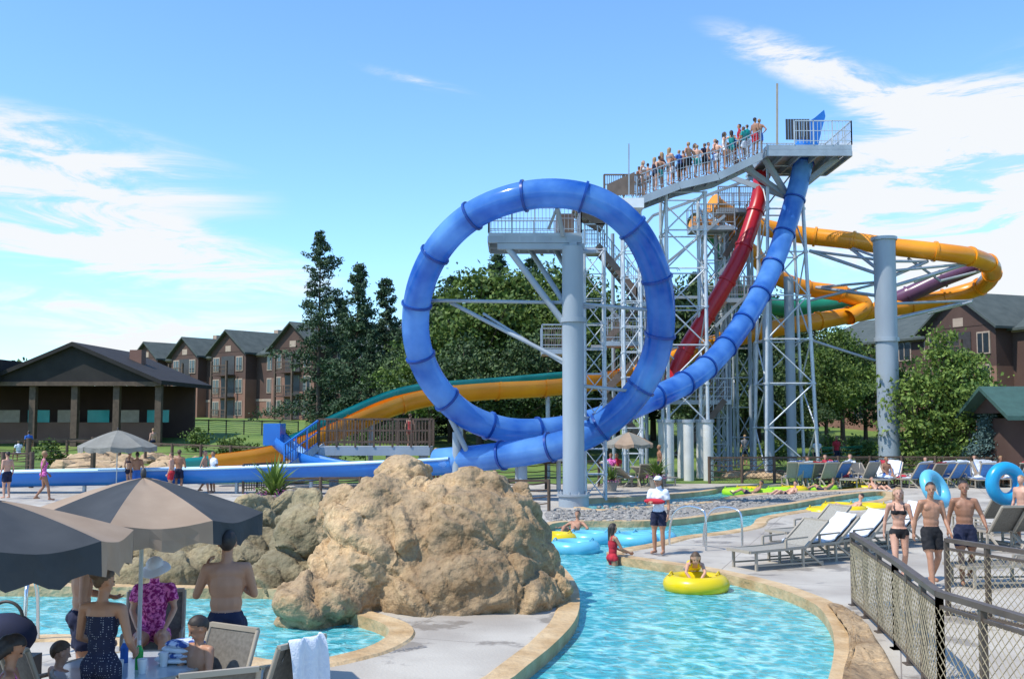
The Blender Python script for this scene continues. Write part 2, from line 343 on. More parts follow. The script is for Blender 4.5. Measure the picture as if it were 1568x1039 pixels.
# ------------------------------------------------------------------ people
UP=V(0,0,1)
def person(name,loc,face=0,H=1.75,pose='stand',fem=False,skin=skinA,hair=hairB,wear=('trunks',navy),vox=.013,J=None,look=None,long=0,bun=False,hat=None,fat=1.0,extra=None,child=False):
    j=dict(pel=V(0,0,.93),neck=V(0,-.01,1.46),head=V(0,.015,1.635),
      sR=V(.175,0,1.405),sL=V(-.175,0,1.405),eR=V(.235,-.03,1.12),eL=V(-.235,-.03,1.12),wR=V(.25,.06,.88),wL=V(-.25,.06,.88),
      hR=V(.09,0,.90),hL=V(-.09,0,.90),kR=V(.10,.03,.49),kL=V(-.10,.03,.49),aR=V(.10,-.01,.08),aL=V(-.10,-.01,.08))
    def shift(keys,d):
        for k in keys: j[k]=j[k]+Vector(d)
    upk=['pel','neck','head','sR','sL','eR','eL','wR','wL','hR','hL']
    if pose=='walk': j.update(kR=V(.1,.14,.5),aR=V(.1,.2,.08),kL=V(-.1,.02,.5),aL=V(-.1,-.25,.13),wR=V(.25,-.12,.9),eR=V(.23,-.1,1.13),wL=V(-.24,.17,.93),eL=V(-.235,.02,1.13))
    if pose=='sit':
        shift(upk,(0,0,-.40)); j.update(kR=V(.13,.42,.50),kL=V(-.13,.42,.50),aR=V(.14,.44,.08),aL=V(-.14,.44,.08),
            eR=V(.23,.06,.78),eL=V(-.23,.06,.78),wR=V(.15,.28,.62),wL=V(-.15,.28,.62))
    if pose=='recline':
        j.update(pel=V(0,0,.12),hR=V(.09,.02,.12),hL=V(-.09,.02,.12),neck=V(0,-.40,.46),head=V(0,-.44,.65),sR=V(.175,-.36,.42),sL=V(-.175,-.36,.42),
            eR=V(.36,-.2,.3),eL=V(-.36,-.2,.3),wR=V(.42,.02,.3),wL=V(-.42,.02,.3),kR=V(.14,.4,.38),kL=V(-.14,.4,.38),aR=V(.15,.75,.2),aL=V(-.15,.75,.2))
    if pose=='prone':
        j.update(pel=V(0,-.32,.30),hR=V(.09,-.34,.28),hL=V(-.09,-.34,.28),neck=V(0,.20,.44),head=V(0,.34,.56),sR=V(.16,.16,.40),sL=V(-.16,.16,.40),
            eR=V(.22,.40,.26),eL=V(-.2,.40,.26),wR=V(.08,.52,.06),wL=V(-.05,.54,.06),kR=V(.12,-.72,.20),kL=V(-.12,-.72,.20),aR=V(.14,-1.05,.16),aL=V(-.14,-1.05,.16))
    if J: j.update({k:Vector(v) for k,v in J.items()})
    mb=MB(name); bones=[]
    kind,c1=wear[0],wear[1]; c2=wear[2] if len(wear)>2 else c1
    loose=kind in('trunks','shirt')
    def bone(a,b,ra,rb,lab,bulge=None):
        if bulge:
            m=a.lerp(b,.35); mb.capsule(a,m,ra,bulge); mb.capsule(m,b,bulge,rb)
        else: mb.capsule(a,b,ra,rb)
        bones.append((a,b,ra,rb,lab))
    side=(j['sR']-j['sL']).normalized(); ax=(j['neck']-j['pel']).normalized(); fr=ax.cross(side).normalized()
    Bt=(side,fr,ax); T=lambda a,b,s:j['pel']+side*a+fr*b+ax*(s*(j['neck']-j['pel']).length)
    k=fat; fw=.88 if fem else 1
    sh=.012 if kind=='shirt' else 0
    mb.ell(T(0,-.005,.02),(.155*k,.105*k,.13),None,B=Bt); mb.ell(T(0,0,.30),((.115 if fem else .138)*k+sh,.09*k+sh,.16),None,B=Bt)
    mb.ell(T(0,.005,.62),(.155*fw*k+sh,.105*k+sh,.2),None,B=Bt); mb.ell(T(0,-.005,.82),(.165*fw*k,.085*k,.1),None,B=Bt)
    for sg in(1,-1):
        mb.ell(T(.068*sg,-.055,-.02),(.085,.08,.09),None,B=Bt)
        if fem and not child: mb.ell(T(.07*sg,.085,.68),(.06,.05,.058),None,B=Bt)
        elif not child: mb.ell(T(.075*sg,.065,.75),(.075,.04,.06),None,B=Bt)
    bones.append((T(0,0,-.13),T(0,0,.98),.13,.10,'torso'))
    mb.capsule(T(0,-.015,.93),j['sR'],.05,.055*fw); mb.capsule(T(0,-.015,.93),j['sL'],.05,.055*fw)
    bones.append((j['neck'],j['sR'],.04,.05,'sho')); bones.append((j['neck'],j['sL'],.04,.05,'sho'))
    bone(j['neck'],j['head']-UP*.04,.055*fw,.05*fw,'neck')
    for sd in'RL':
        s,e,w=j['s'+sd],j['e'+sd],j['w'+sd]; h,kn,a=j['h'+sd],j['k'+sd],j['a'+sd]
        bone(s,e,.052*fw*k,.038*fw,'ua',.05*fw); bone(e,w,.038*fw,.026,'fa',.040*fw)
        bone(h,kn,.088*k,.054,'th',.078*k); bone(kn,a,.052,.036,'sh',.056)
        if loose:
            m=h.lerp(kn,.62); mb.capsule(h,m,.092*k,.088*k)
        if kind=='shirt': mb.capsule(s,s.lerp(e,.5),.062,.062)
        if pose in('recline','prone'): fdir=V(0,.6,.5) if pose=='recline' else V(0,-1,-.2)
        else: fdir=V(.15 if sd=='R' else -.15,1,-.25)
        fdir=fdir.normalized(); heel=a-fdir*.04-UP*.025; toe=a+fdir*.16-UP*.012
        if pose in('stand','walk','sit'): heel.z=max(heel.z,.035 if a.z<.1 else a.z-.05); toe.z=heel.z-.005
        bone(heel,toe,.036,.028,'foot'); mb.capsule(heel.lerp(toe,.6),toe,.036,.034)
        d=(w-e).normalized(); ac=V(0,1,0)-d*d.y
        if ac.length<.3: ac=V(1,0,0)-d*d.x
        ac.normalize(); inn=d.cross(ac); inn=inn if inn.dot(V(-1 if sd=='R' else 1,0,0))>0 else -inn
        mb.ell(w+d*.05,(.040,.020,.055),None,B=(ac,inn,d)); fr_=max(.0095,vox*.62)
        for q,(o,l) in enumerate(((.030,.9),(.011,1),(-.011,.95),(-.030,.75))):
            b0=w+d*.085+ac*o; b1=b0+(d*.9+inn*.35+ac*o*3).normalized()*.042*l; b2=b1+(d*.6+inn*.8).normalized()*.036*l
            mb.capsule(b0,b1,fr_,fr_*.95,n=6); mb.capsule(b1,b2,fr_*.95,fr_*.85,n=6)
        t0=w+d*.03+ac*.03; t1=t0+(ac*.7+d*.8+inn*.3).normalized()*.045; mb.capsule(t0,t1,fr_*1.15,fr_,n=6); mb.capsule(t1,t1+d*.028+inn*.008,fr_,fr_*.9,n=6)
        bones.append((w,w+d*.15,.03,.02,'hand'))
    # head
    hf=Vector(look).normalized() if look else V(0,1,0); hx=hf.cross(UP).normalized(); hu=hx.cross(hf).normalized(); Hc=j['head']
    hs=1.22 if child else 1.0
    P=lambda a,b,c:Hc+hx*a*hs+hf*b*hs+hu*c*hs; Bh=(hx,hf,hu)
    mb.ell(P(0,-.012,.022),(.076*hs,.095*hs,.092*hs),None,B=Bh); mb.ell(P(0,.022,-.045),(.056*hs,.062*hs,.072*hs),None,B=Bh)
    mb.capsule(P(0,.082,.008),P(0,.102,-.022),.010,.013,n=6); mb.ell(P(0,.06,-.098),(.025,.02,.018),None,B=Bh)
    for sg in(1,-1): mb.ell(P(.077*sg,-.005,-.008),(.013,.02,.032),None,B=Bh)
    bones.append((P(0,-.01,.03),P(0,.01,-.04),.09,.065,'head'))
    if long:
        L_=.12+.22*long; mb.capsule(P(0,-.07,0),P(0,-.095,-L_),.062,.035); bones.append((P(0,-.09,-.02),P(0,-.11,-L_),.06,.035,'hair'))
        for sg in(1,-1): mb.capsule(P(.06*sg,-.03,.02),P(.065*sg,-.06,-L_*.6),.035,.025); bones.append((P(.07*sg,-.04,0),P(.07*sg,-.07,-L_*.6),.035,.025,'hair'))
    if bun: mb.ell(P(0,-.11,.06),(.05,.045,.045),None,B=Bh); bones.append((P(0,-.11,.06),P(0,-.12,.06),.05,.05,'hair'))
    me=remeshed(mb,vox,2); nf=len(me.polygons)
    cen=np.zeros(nf*3); me.polygons.foreach_get('center',cen); cen=cen.reshape(-1,3)
    D=[];TT=[]
    for a,b,ra,rb,l in bones:
        a_=np.array(a);ab=np.array(b)-a_; t=np.clip(((cen-a_)@ab)/max(1e-9,ab@ab),0,1)
        D.append(np.linalg.norm(cen-(a_+t[:,None]*ab),axis=1)-(ra+(rb-ra)*t)); TT.append(t)
    D=np.array(D);bi=D.argmin(0);tt=np.array(TT)[bi,np.arange(nf)]; labs=np.array([b[4] for b in bones])[bi]
    pel_=np.array(j['pel']); s=((cen-pel_)@np.array(ax))/(j['neck']-j['pel']).length
    fx=np.abs((cen-pel_)@np.array(side))
    mi=np.zeros(nf,int); to=(labs=='torso')
    if kind=='trunks': g=(to&(s<.16))|((labs=='th')&(tt<.66)); mi[g]=2
    elif kind=='bikini':
        g=(to&(s<.10)&(s>-.25)&(fx<.2))|((labs=='th')&(tt<.10)); mi[g]=2; mi[to&(s>.60)&(s<.73)]=2; mi[(to)&(s>=.73)&(s<.98)&(np.abs(fx-.085)<.012)]=2
    elif kind=='onepiece': mi[(to&(s<.80))|((labs=='th')&(tt<.08))]=2; mi[(labs!='head')&(s>=.80)&(s<1.02)&(np.abs(fx-.08)<.02)&np.isin(labs,['torso','sho'])]=2
    elif kind=='dress': mi[(to&(s<.80))|((labs=='th')&(tt<.55))]=2
    elif kind=='shirt':
        mi[to|(labs=='sho')|((labs=='ua')&(tt<.6))]=2; mi[(to&(s<.06))|((labs=='th')&(tt<.62))]=3
    rel=cen-np.array(Hc); ly=rel@np.array(hf)/hs; lz=rel@np.array(hu)/hs
    hd=(labs=='head')&((lz-.75*ly)>.035); hd|=(labs=='head')&(ly<-.055)&(lz>-.075); hd|=labs=='hair'
    mi[hd]=1
    me.polygons.foreach_set('material_index',mi.astype(np.int32)); me.polygons.foreach_set('use_smooth',[True]*nf)
    for m in(skin,hair,c1,c2): me.materials.append(m)
    nv=len(me.vertices); no=np.zeros(nv*3); me.vertices.foreach_get('normal',no); co=np.zeros(nv*3); me.vertices.foreach_get('co',co)
    am=np.zeros(nv); lt=np.zeros(len(me.loops),int); me.loops.foreach_get('vertex_index',lt)
    lc=np.zeros(nf,int); me.polygons.foreach_get('loop_total',lc)
    fidx=np.repeat(np.arange(nf),lc); push=np.where(mi==1,.012,np.where(mi>=2,.008,0)); np.maximum.at(am,lt,push[fidx])
    co=co.reshape(-1,3)+no.reshape(-1,3)*am[:,None]
    if loose:
        w_=am>=.008
        for i in np.nonzero(w_)[0]:
            if co[i][2]<Hc.z-.2: co[i]+=no.reshape(-1,3)[i]*.012*noise.noise(Vector(co[i])*17)
    me.vertices.foreach_set('co',co.ravel()); me.update()
    m2=MB(name)
    if vox<.02:
        for sg in(1,-1): m2.ell(P(.030*sg,.078,.006),(.011,.007,.007),eyem,8,6,B=Bh)
        m2.ell(P(0,.084,-.058),(.021,.008,.006),lipm,8,6,B=Bh)
    if hat:
        if hat[0]=='sun':
            m2.ell(P(0,-.01,.055),(.095*hs,.11*hs,.085*hs),hat[1],16,8,B=Bh)
            n=20; vs=[]
            for q,(rr,zz) in enumerate(((.09,.035),(.165,-.005),(.17,-.02))):
                for i in range(n):
                    a=2*math.pi*i/n; vs.append(P(rr*math.cos(a),rr*1.1*math.sin(a)-.01,zz+.01*math.sin(3*a)))
            m2.add(vs,[(q*n+i,q*n+(i+1)%n,(q+1)*n+(i+1)%n,(q+1)*n+i) for q in(0,1) for i in range(n)],hat[1],True)
        if hat[0]=='cap':
            m2.ell(P(0,-.01,.06),(.087,.105,.07),hat[1],14,8,B=Bh); m2.ell(P(0,.12,.055),(.07,.07,.01),hat[1],12,6,B=Bh)
    if extra: extra(m2,j)
    ob=bpy.data.objects.new(name,me); COL.objects.link(ob); me.name=name
    if m2.cur['v']:
        p=m2.cur; base=len(me.materials)
        bm=bmesh.new(); bm.from_mesh(me); vs=[bm.verts.new(v) for v in p['v']]
        for m in p['mats']: me.materials.append(m)
        for f,mm in zip(p['f'],p['m']):
            try: q=bm.faces.new([vs[i] for i in f]); q.material_index=base+mm; q.smooth=True
            except ValueError: pass
        bm.to_mesh(me); bm.free()
    ob.location=loc; ob.rotation_euler[2]=math.radians(face); ob.scale=(H/1.75,)*3
    return ob
def at(px,Y,z=0): return XD(px,Y,z)
armsup=dict(eR=(.22,.08,1.17),wR=(.06,.26,1.33),eL=(-.22,.08,1.17),wL=(-.06,.24,1.30))
hips=dict(eR=(.34,-.08,1.18),wR=(.17,.06,1.02),eL=(-.34,-.08,1.18),wL=(-.17,.06,1.02))
# foreground left group
person('standing_man',at(352,10.2),12,1.82,skin=skinB,hair=hairD,wear=('trunks',navy),vox=.012,J=dict(eR=(.25,.03,1.16),wR=(.12,.26,1.2),eL=(-.27,.05,1.16),wL=(-.20,.25,1.38)),fat=1.08)
person('standing_woman',at(166,8.8),-8,1.66,fem=True,skin=skinB,hair=hairB,wear=('dress',polka),vox=.012,bun=True,J=dict(eL=(-.24,.05,1.14),wL=(-.15,.27,1.05),eR=(.25,.0,1.13),wR=(.2,.2,1.0)),look=(.5,1,-.25))
person('standing_man',at(134,10.6),-60,1.74,skin=skinB,hair=hairD,wear=('trunks',navy),vox=.013,J=dict(eL=(-.24,.08,1.14),wL=(-.08,.28,1.1)))
person('seated_woman',at(243,11.3,.16),-165,1.62,'sit',fem=True,skin=skinA,hair=hairB,wear=('shirt',pinkc),vox=.013,hat=('sun',whitecl),look=(.4,1,-.4))
person('seated_child',at(312,9.3,.12),150,1.35,'sit',skin=skinB,hair=hairD,wear=('trunks',bluec),vox=.013,child=True,look=(.6,1,-.6))
person('seated_woman',at(30,8.4,-.05),-70,1.62,'sit',fem=True,skin=skinB,hair=hairD,wear=('bikini',pinkc),vox=.013,long=.5,look=(0,1,-.8),J=dict(wR=(.05,.4,.75),wL=(-.08,.4,.75)))
person('seated_child',at(103,9.2,.0),-40,1.25,'sit',skin=skinA,hair=hairB,wear=('trunks',towelR),vox=.013,child=True,look=(.3,1,-.3))
# right group
person('walking_woman',at(1372,18.9),170,1.67,'walk',fem=True,skin=skinA,hair=hairL,wear=('bikini',blackc),vox=.013,long=.9)
person('walking_man',at(1421,18.2),185,1.80,'walk',skin=skinB,hair=hairD,wear=('trunks',blackc),vox=.013,look=(.3,1,-.1))
person('walking_man',at(1472,18.6),168,1.80,'walk',skin=skinC,hair=hairD,wear=('trunks',navy),vox=.013,fat=1.05,J=dict(eL=(-.28,0,1.16),wL=(-.3,.2,1.0)))
def guard(m,j):
    m.ell((.02,.19,1.20),(.26,.06,.065),redc,14,8)
person('lifeguard',at(1007,22.6),150,1.66,fem=True,skin=skinB,hair=hairB,wear=('shirt',whitecl,navy),vox=.014,hat=('cap',whitecl),J=dict(eR=(.24,.06,1.13),wR=(.1,.26,1.18)),extra=guard,long=.2)
person('wading_girl',at(937,22.0,-.78),-70,1.5,fem=True,skin=skinB,hair=hairD,wear=('onepiece',redc),vox=.014,long=.7,J=dict(eR=(.25,.12,1.15),wR=(.2,.35,1.05),eL=(-.25,.12,1.15),wL=(-.2,.35,1.05)))
tubeY=G(1066,899,-.1)
person('girl_on_tube',tubeY+V(0,.15,.08),175,1.4,'prone',fem=True,skin=skinA,hair=hairB,wear=('onepiece',yel),vox=.013,child=True,look=(0,1,-.5),long=.4)
for px,py,sk,f in((878,812,skinB,160),(1300,776,skinA,90),(1150,750,skinB,80),(1345,744,skinA,200),(1205,752,skinA,110),(1262,744,skinB,60)):
    g=G(px,py+10,-.15); person('swimmer',g+V(0,0,-.05),f,1.6,'recline',skin=sk,hair=hairD,wear=('trunks',navy),vox=.025)
# queue on the slide-tower stair
skins=[skinA,skinB,skinC]; cl=[navy,redc,bluec,blackc,greyc,whitecl,teal]
walk_pts=[(975,303),(1040,278),(1100,264),(1165,233)]
def walkY(px):
    for (a,b),(c,d) in zip(walk_pts,walk_pts[1:]):
        if a<=px<=c: return b+(d-b)*(px-a)/(c-a)
    return 233
qx=[981,986,993,1001,1010,1016,1024,1031,1039,1046,1055,1062,1071,1078,1087,1093,1101,1108,1113,1119,1127,1134,1140,1147,1154,1161]
for i,px in enumerate(qx):
    Y=48.6+R.random()*.9; p=W(px+R.uniform(-3,3),walkY(px),Y); fem=R.random()<.35
    k=R.choice(['trunks','trunks','shirt']) if not fem else R.choice(['onepiece','bikini'])
    person('queueing_person',p,R.uniform(-150,80),R.uniform(1.40,1.86),fem=fem,skin=R.choice(skins),hair=R.choice([hairD,hairB,hairL]),wear=(k,R.choice(cl),R.choice(cl)),vox=.032,long=.5 if fem else 0,J=dict(R.choice([{},armsup,hips])))
for px,Y,z,po,f,k,c in((14,38,0,'stand',60,'trunks',navy),(70,37,0,'walk',-60,'onepiece',pinkc),(212,40,0,'stand',30,'trunks',bluec),(200,40.5,0,'stand',-30,'bikini',navy),(264,40,0,'stand',90,'trunks',redc),(276,40.5,0,'stand',10,'trunks',navy),(315,41,0,'walk',-90,'trunks',bluec),(328,41,0,'stand',140,'shirt',white),
    (668,40,0,'stand',150,'onepiece',redc),(935,47,0,'sit',170,'shirt',pinkc),(944,47,0,'sit',150,'shirt',redc),(1009,47.5,0,'stand',100,'trunks',navy),(1235,46,0,'sit',180,'trunks',navy),(1262,46.2,0,'sit',170,'trunks',redc),(1355,45,0,'sit',190,'trunks',bluec),(1250,56,.2,'stand',180,'shirt',whitecl),(1280,57,.2,'stand',200,'shirt',redc),(1140,58,.3,'stand',20,'shirt',greyc),
    (628,46,1.5,'stand',-20,'onepiece',redc),(1560,24,0,'stand',120,'trunks',pinkc),(1490,46,0,'sit',160,'bikini',blackc),(1530,45,0,'sit',180,'trunks',navy),(235,66,.55,'stand',50,'trunks',navy),(30,62,.35,'sit',50,'shirt',whitecl),(45,63,.4,'stand',50,'shirt',bluec),(180,70,.75,'sit',50,'shirt',redc),(1300,45.4,0,'sit',175,'shirt',whitecl),(1415,45.2,0,'sit',165,'bikini',navy)):
    person('bystander',at(px,Y,z),f,R.uniform(1.6,1.8),po,fem=k in('onepiece','bikini'),skin=R.choice(skins),hair=R.choice([hairD,hairB,hairL]),wear=(k,c,navy),vox=.03)
# ------------------------------------------------------------------ ground / pools
river=[(700,1120),(785,1039),(850,985),(882,945),(884,905),(866,875),(838,850),(832,822),(845,803),(900,799),(985,799),(1060,794),(1150,781),(1215,772),(1290,759),(1350,753),(1352,764),(1300,772),(1220,783),(1165,793),(1150,806),(1105,815),(1045,822),(1000,833),(950,842),(932,850),(1000,862),(1062,871),(1130,885),(1200,905),(1250,928),(1272,955),(1280,985),(1277,1020),(1270,1050),(1262,1120)]
back=[(895,766),(1000,760),(1085,752),(1120,745),(1230,742),(1340,738),(1345,743),(1290,750),(1200,753),(1120,760),(1085,768),(990,776),(905,780)]
poolB=[(-300,925),(-100,902),(100,900),(300,903),(430,905),(500,930),(575,952),(597,966),(588,982),(545,1000),(455,1017),(380,1008),(300,990),(120,975),(0,980),(-300,1010)]
polys=[cr([G(a,b) for a,b in pl],4,True) for pl in (river,back,poolB)]
def area(p): return sum(a.x*b.y-b.x*a.y for a,b in zip(p,p[1:]+p[:1]))
polys=[p if area(p)>0 else p[::-1] for p in polys]
def sheet(outer,holes,z):
    loops=[[V(p[0],p[1],0) for p in outer]]+[[V(p.x,p.y,0) for p in h] for h in holes]
    tris=tessellate_polygon(loops); vs=[(v.x,v.y,z) for l in loops for v in l]
    fs=[]
    for t in tris:
        a,b,c=[Vector(vs[i]) for i in t]
        fs.append(tuple(t) if (b-a).cross(c-a).z>0 else tuple(t)[::-1])
    return vs,fs
mb=MB('ground')
vs,fs=sheet([(-1500,-400),(1500,-400),(1500,47),(-1500,47)],polys,0); mb.add(vs,fs,grass)
ys=[47,49,52,56,60,65,70,76,82,90,100,110,122,140,200,400,1000,2500]; xs=[-1500,-600,-300,-150,-100,-60,-30,0,30,60,100,150,300,600,1500]
vs=[(x,y,terr(x,y)) for y in ys for x in xs]; n=len(xs)
mb.add(vs,[(j*n+i,j*n+i+1,(j+1)*n+i+1,(j+1)*n+i) for j in range(len(ys)-1) for i in range(n-1)],grass,True); mb.build(loc=(0,0,0))
mb=MB('pool_deck'); vs,fs=sheet([(-34,3),(34,3),(34,46.8),(-34,46.8)],polys,.004); mb.add(vs,fs,concrete)
mb.build(loc=(0,0,0))
def offset(p,d):
    n=len(p);o=[]
    for i in range(n):
        t=(p[(i+1)%n]-p[i-1]); t.z=0; t.normalize(); o.append(p[i]+V(t.y,-t.x,0)*d)
    return o
for nm,p in zip(('river_coping','river_coping','pool_coping'),polys):
    mb=MB(nm); w=.30; n=len(p); z1=.035
    o=[q+(q-p[i]).normalized()*.03*noise.noise(q*1.7) for i,q in enumerate(offset(p,w))]
    vs=[V(q.x,q.y,-.5) for q in p]+[V(q.x,q.y,z1) for q in offset(p,-.02)]+[V(q.x,q.y,z1) for q in o]+[V(q.x,q.y,0) for q in offset(p,w+.04)]
    mb.add(vs,[(k*n+i,k*n+(i+1)%n,(k+1)*n+(i+1)%n,(k+1)*n+i) for k in range(3) for i in range(n)],coping); mb.build(loc=(0,0,0))
mb=MB('pool_basin')
for p in polys:
    n=len(p); vs=[V(q.x,q.y,z) for z in(-.45,-1.05) for q in p]; mb.add(vs,[(i,(i+1)%n,n+(i+1)%n,n+i) for i in range(n)],poolf)
    v2,f2=sheet([(q.x,q.y) for q in p],[],-1.05); mb.add(v2,f2,poolf)
mb.build(loc=(0,0,0))
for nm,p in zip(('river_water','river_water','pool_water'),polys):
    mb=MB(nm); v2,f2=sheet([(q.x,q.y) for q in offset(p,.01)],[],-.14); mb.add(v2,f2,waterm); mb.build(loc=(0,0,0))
bank=[G(a,b) for a,b in((1265,925),(1300,932),(1340,975),(1380,1045),(1410,1120),(1290,1120),(1288,1050),(1298,1010),(1298,975),(1288,950))]
bank=cr(bank,6,True); mb=MB('rock_bank'); n=len(bank); c=sum(bank,V(0,0,0))/n; K=10
vs=[]
for k in range(K):
    for q in bank:
        f=k/K; p=q.lerp(c,f); h=.10*min(1,f*6); vs.append(p+V(0,0,h+(.07*noise.fractal(p*2.2,.8,2,4)*min(1,f*5))))
vs.append(c+V(0,0,.1)); mb.add(vs,[(k*n+i,k*n+(i+1)%n,(k+1)*n+(i+1)%n,(k+1)*n+i) for k in range(K-1) for i in range(n)]+[((K-1)*n+i,(K-1)*n+(i+1)%n,K*n) for i in range(n)],rockm,True); mb.build()
isl=cr([G(a,b) for a,b in((838,782),(900,781),(990,779),(1085,770),(1130,762),(1200,756),(1285,753),(1320,752),(1270,760),(1200,772),(1140,780),(1060,792),(985,797),(900,797),(845,799))],3,True)
mb=MB('gravel_bed'); v2,f2=sheet([(q.x,q.y) for q in isl],[],.012); mb.add(v2,f2,gravel); mb.build(loc=(0,0,0))
mb=MB('river_stones')
for i in range(520):
    px=R.uniform(845,1290)
    y0=780-(px-845)/445*27; y1=798-max(0,(px-960))/330*44; g=G(px,R.uniform(min(y0,y1),max(y0,y1)),.02); r=R.uniform(.04,.10)
    mb.ell(g,(r*1.3,r,r*.6),gravel,7,5)
mb.build()
# ------------------------------------------------------------------ blue looping slide
drop=[(1230,250,50.5),(1222,285,50.3),(1208,335,50),(1190,390,49.3),(1166,445,48.2),(1135,498,47),(1096,548,45.4),(1050,585,43.5),(1000,609,42),(940,634,40.6),(880,652,39.8),(820,660,39.2),(765,656,38.7),(708,632,38.1),(662,583,37.4),(638,520,36.7),(641,450,36),(668,386,35.3),(715,336,34.6),(778,306,34),(850,296,33.7),(920,311,33.7),(972,353,34),(1002,412,34.5),(1012,475,35),(1006,535,35.4),(982,590,35.8),(940,638,36),(885,672,36.3),(815,690,37),(740,700,38),(670,706,39)]
pts=cr([W(*d) for d in drop],8)
mb=MB('looping_water_slide'); mb.tube(pts,.48,bluet,n=24)
rp=resample(pts,1.95)[:-1]
for i,p in enumerate(rp):
    q=rp[min(i+1,len(rp)-1)]; o=rp[max(i-1,0)]; t=(q-o).normalized()
    mb.cyl(p-t*.04,p+t*.04,.545,blued,n=24)
run=cr([W(700,704,38.6),W(670,706,39),W(560,711,40),W(430,716,40.5),W(300,720,41),W(180,722,41),W(60,724,41),W(-120,728,41)],8)
mb.part('run_out'); mb.tube(run,.52,bluefl,n=12,arc=(math.pi*.93,math.pi*2.07),ups=True); mb.tube(run,.46,lightbl,n=12,arc=(math.pi*.93,math.pi*2.07),ups=True)
for s_ in(-1,1):
    e=[]
    for i,p in enumerate(run):
        t=(run[min(i+1,len(run)-1)]-run[max(i-1,0)]); t.z=0; t.normalize(); e.append(p+V(t.y,-t.x,0)*.53*s_+V(0,0,.08))
    mb.tube(e,.055,lightbl,n=6)
for p in resample(run,3): mb.cyl(V(p.x,p.y,0),V(p.x,p.y,p.z-.4),.08,steel)
for px,py,Y in((700,640,38.2),(800,690,37.3)):
    p=W(px,py,Y); mb.cyl(V(p.x,p.y,0),p-V(0,0,.5),.17,psteel,n=12)
mb.build()
mb=MB('slide_launch_capsule')
prof=[(1240,222),(1240,185),(1248,180),(1262,168),(1264,178),(1258,200),(1253,222)]
f0=[W(x,y,49.8) for x,y in prof]; f1=[p+V(0,.9,0) for p in f0]; n=len(prof)
mb.add(f0+f1,[tuple(range(n)),tuple(range(n,2*n))[::-1]]+[(i,n+i,n+(i+1)%n,(i+1)%n) for i in range(n)],bluefl)
mb.cyl(W(1230,250,50.5),W(1234,215,50.6),.5,bluefl,n=16); mb.build()
# ------------------------------------------------------------------ other slides
def flanges(mb,pts,step,r,mat,hw=.06):
    rp=resample(pts,step)
    for i,p in enumerate(rp):
        t=(rp[min(i+1,len(rp)-1)]-rp[max(i-1,0)]).normalized(); mb.cyl(p-t*hw,p+t*hw,r,mat,n=18)
og=[(1092,312,54),(1120,330,54.5),(1170,348,55),(1230,360,55),(1300,368,54),(1370,378,53),(1440,386,52.5),(1490,394,53),(1519,410,55),(1506,436,57.5),(1460,452,58.5),(1400,466,58.5),(1330,477,58),(1260,490,57),(1200,500,56),(1140,514,55.5),(1080,530,55),(1010,556,54),(950,578,53)]
pts=cr([W(*d) for d in og],8); mb=MB('orange_tube_slide'); mb.tube(pts,.46,orange,n=18); flanges(mb,pts,2.0,.53,orange); mb.build()
pts=cr([W(*d) for d in((1500,404,56.5),(1475,414,57),(1440,428,57.5),(1400,447,58),(1375,458,58.5))],8); mb=MB('purple_tube_slide'); mb.tube(pts,.46,purple,n=16,cap=True); flanges(mb,pts,2,.52,purple); mb.build()
fl=[(960,570,52.5),(900,580,51.5),(830,588,50.5),(750,592,49.5),(680,598,48.5),(620,610,47.8),(565,630,47),(510,655,46.5),(455,678,46),(390,694,45.5),(320,703,45)]
pts=cr([W(*d) for d in fl],6); mb=MB('orange_flume_slide')
mb.tube(pts,.62,orange,n=14,arc=(math.pi*.9,math.pi*2.1),ups=True); mb.tube(pts,.57,orange,n=14,arc=(math.pi*.9,math.pi*2.1),ups=True)
rp=resample(pts,2.4)
for i,p in enumerate(rp[1:-1]):
    t=(rp[i+2]-rp[i]).normalized(); mb.tube([p-t*.05,p+t*.05],.68,orange,n=14,arc=(math.pi*.9,math.pi*2.1),ups=True)
for i,p in enumerate(resample(pts,4.5)):
    if p.z>1: mb.cyl(V(p.x,p.y+.1,terr(p.x,p.y)),V(p.x,p.y+.1,p.z-.5),.11,steel,n=10)
mb.build()
tl_=[(860,572,52.8),(760,581,51.6),(690,586,50.4),(640,591,49.9),(600,601,49.3),(555,619,48.6),(505,641,48),(455,666,47.4),(400,688,46.8),(340,699,46.3),(285,705,46)]
pts=cr([W(*d) for d in tl_],6); mb=MB('teal_flume_slide')
mb.tube(pts,.34,teal,n=12,arc=(math.pi*.9,math.pi*2.1),ups=True); mb.tube(pts,.30,teal,n=12,arc=(math.pi*.9,math.pi*2.1),ups=True)
mb.build()
mb=MB('blue_flume_slide'); pts=cr([W(424,668,44.2),W(440,682,43.8),W(470,700,43.2),W(520,712,42.5),W(600,722,42)],6); mb.tube(pts,.42,bluefl,n=12,arc=(math.pi*.85,math.pi*2.15),ups=True); mb.tube(pts,.37,lightbl,n=12,arc=(math.pi*.85,math.pi*2.15),ups=True)
p=pts[0]; mb.box(p+V(-.1,0,.1),(.7,1.1,.9),bluefl); mb.build()
pts=cr([W(*d) for d in((1166,268,52),(1162,305,51.8),(1150,345,51.5),(1134,390,51.2),(1108,440,51),(1078,490,51),(1052,532,51),(1034,570,51),(1022,610,51))],8); mb=MB('red_tube_slide'); mb.tube(pts,.40,redt,n=16); flanges(mb,pts,2,.46,redt); mb.build()
pts=cr([W(*d) for d in((1060,338,56),(1085,352,56.5),(1108,378,57),(1112,420,58),(1140,455,59),(1190,470,60),(1250,470,60.5),(1300,462,61))],8); mb=MB('green_tube_slide'); mb.tube(pts,.5,greent,n=14); mb.build()
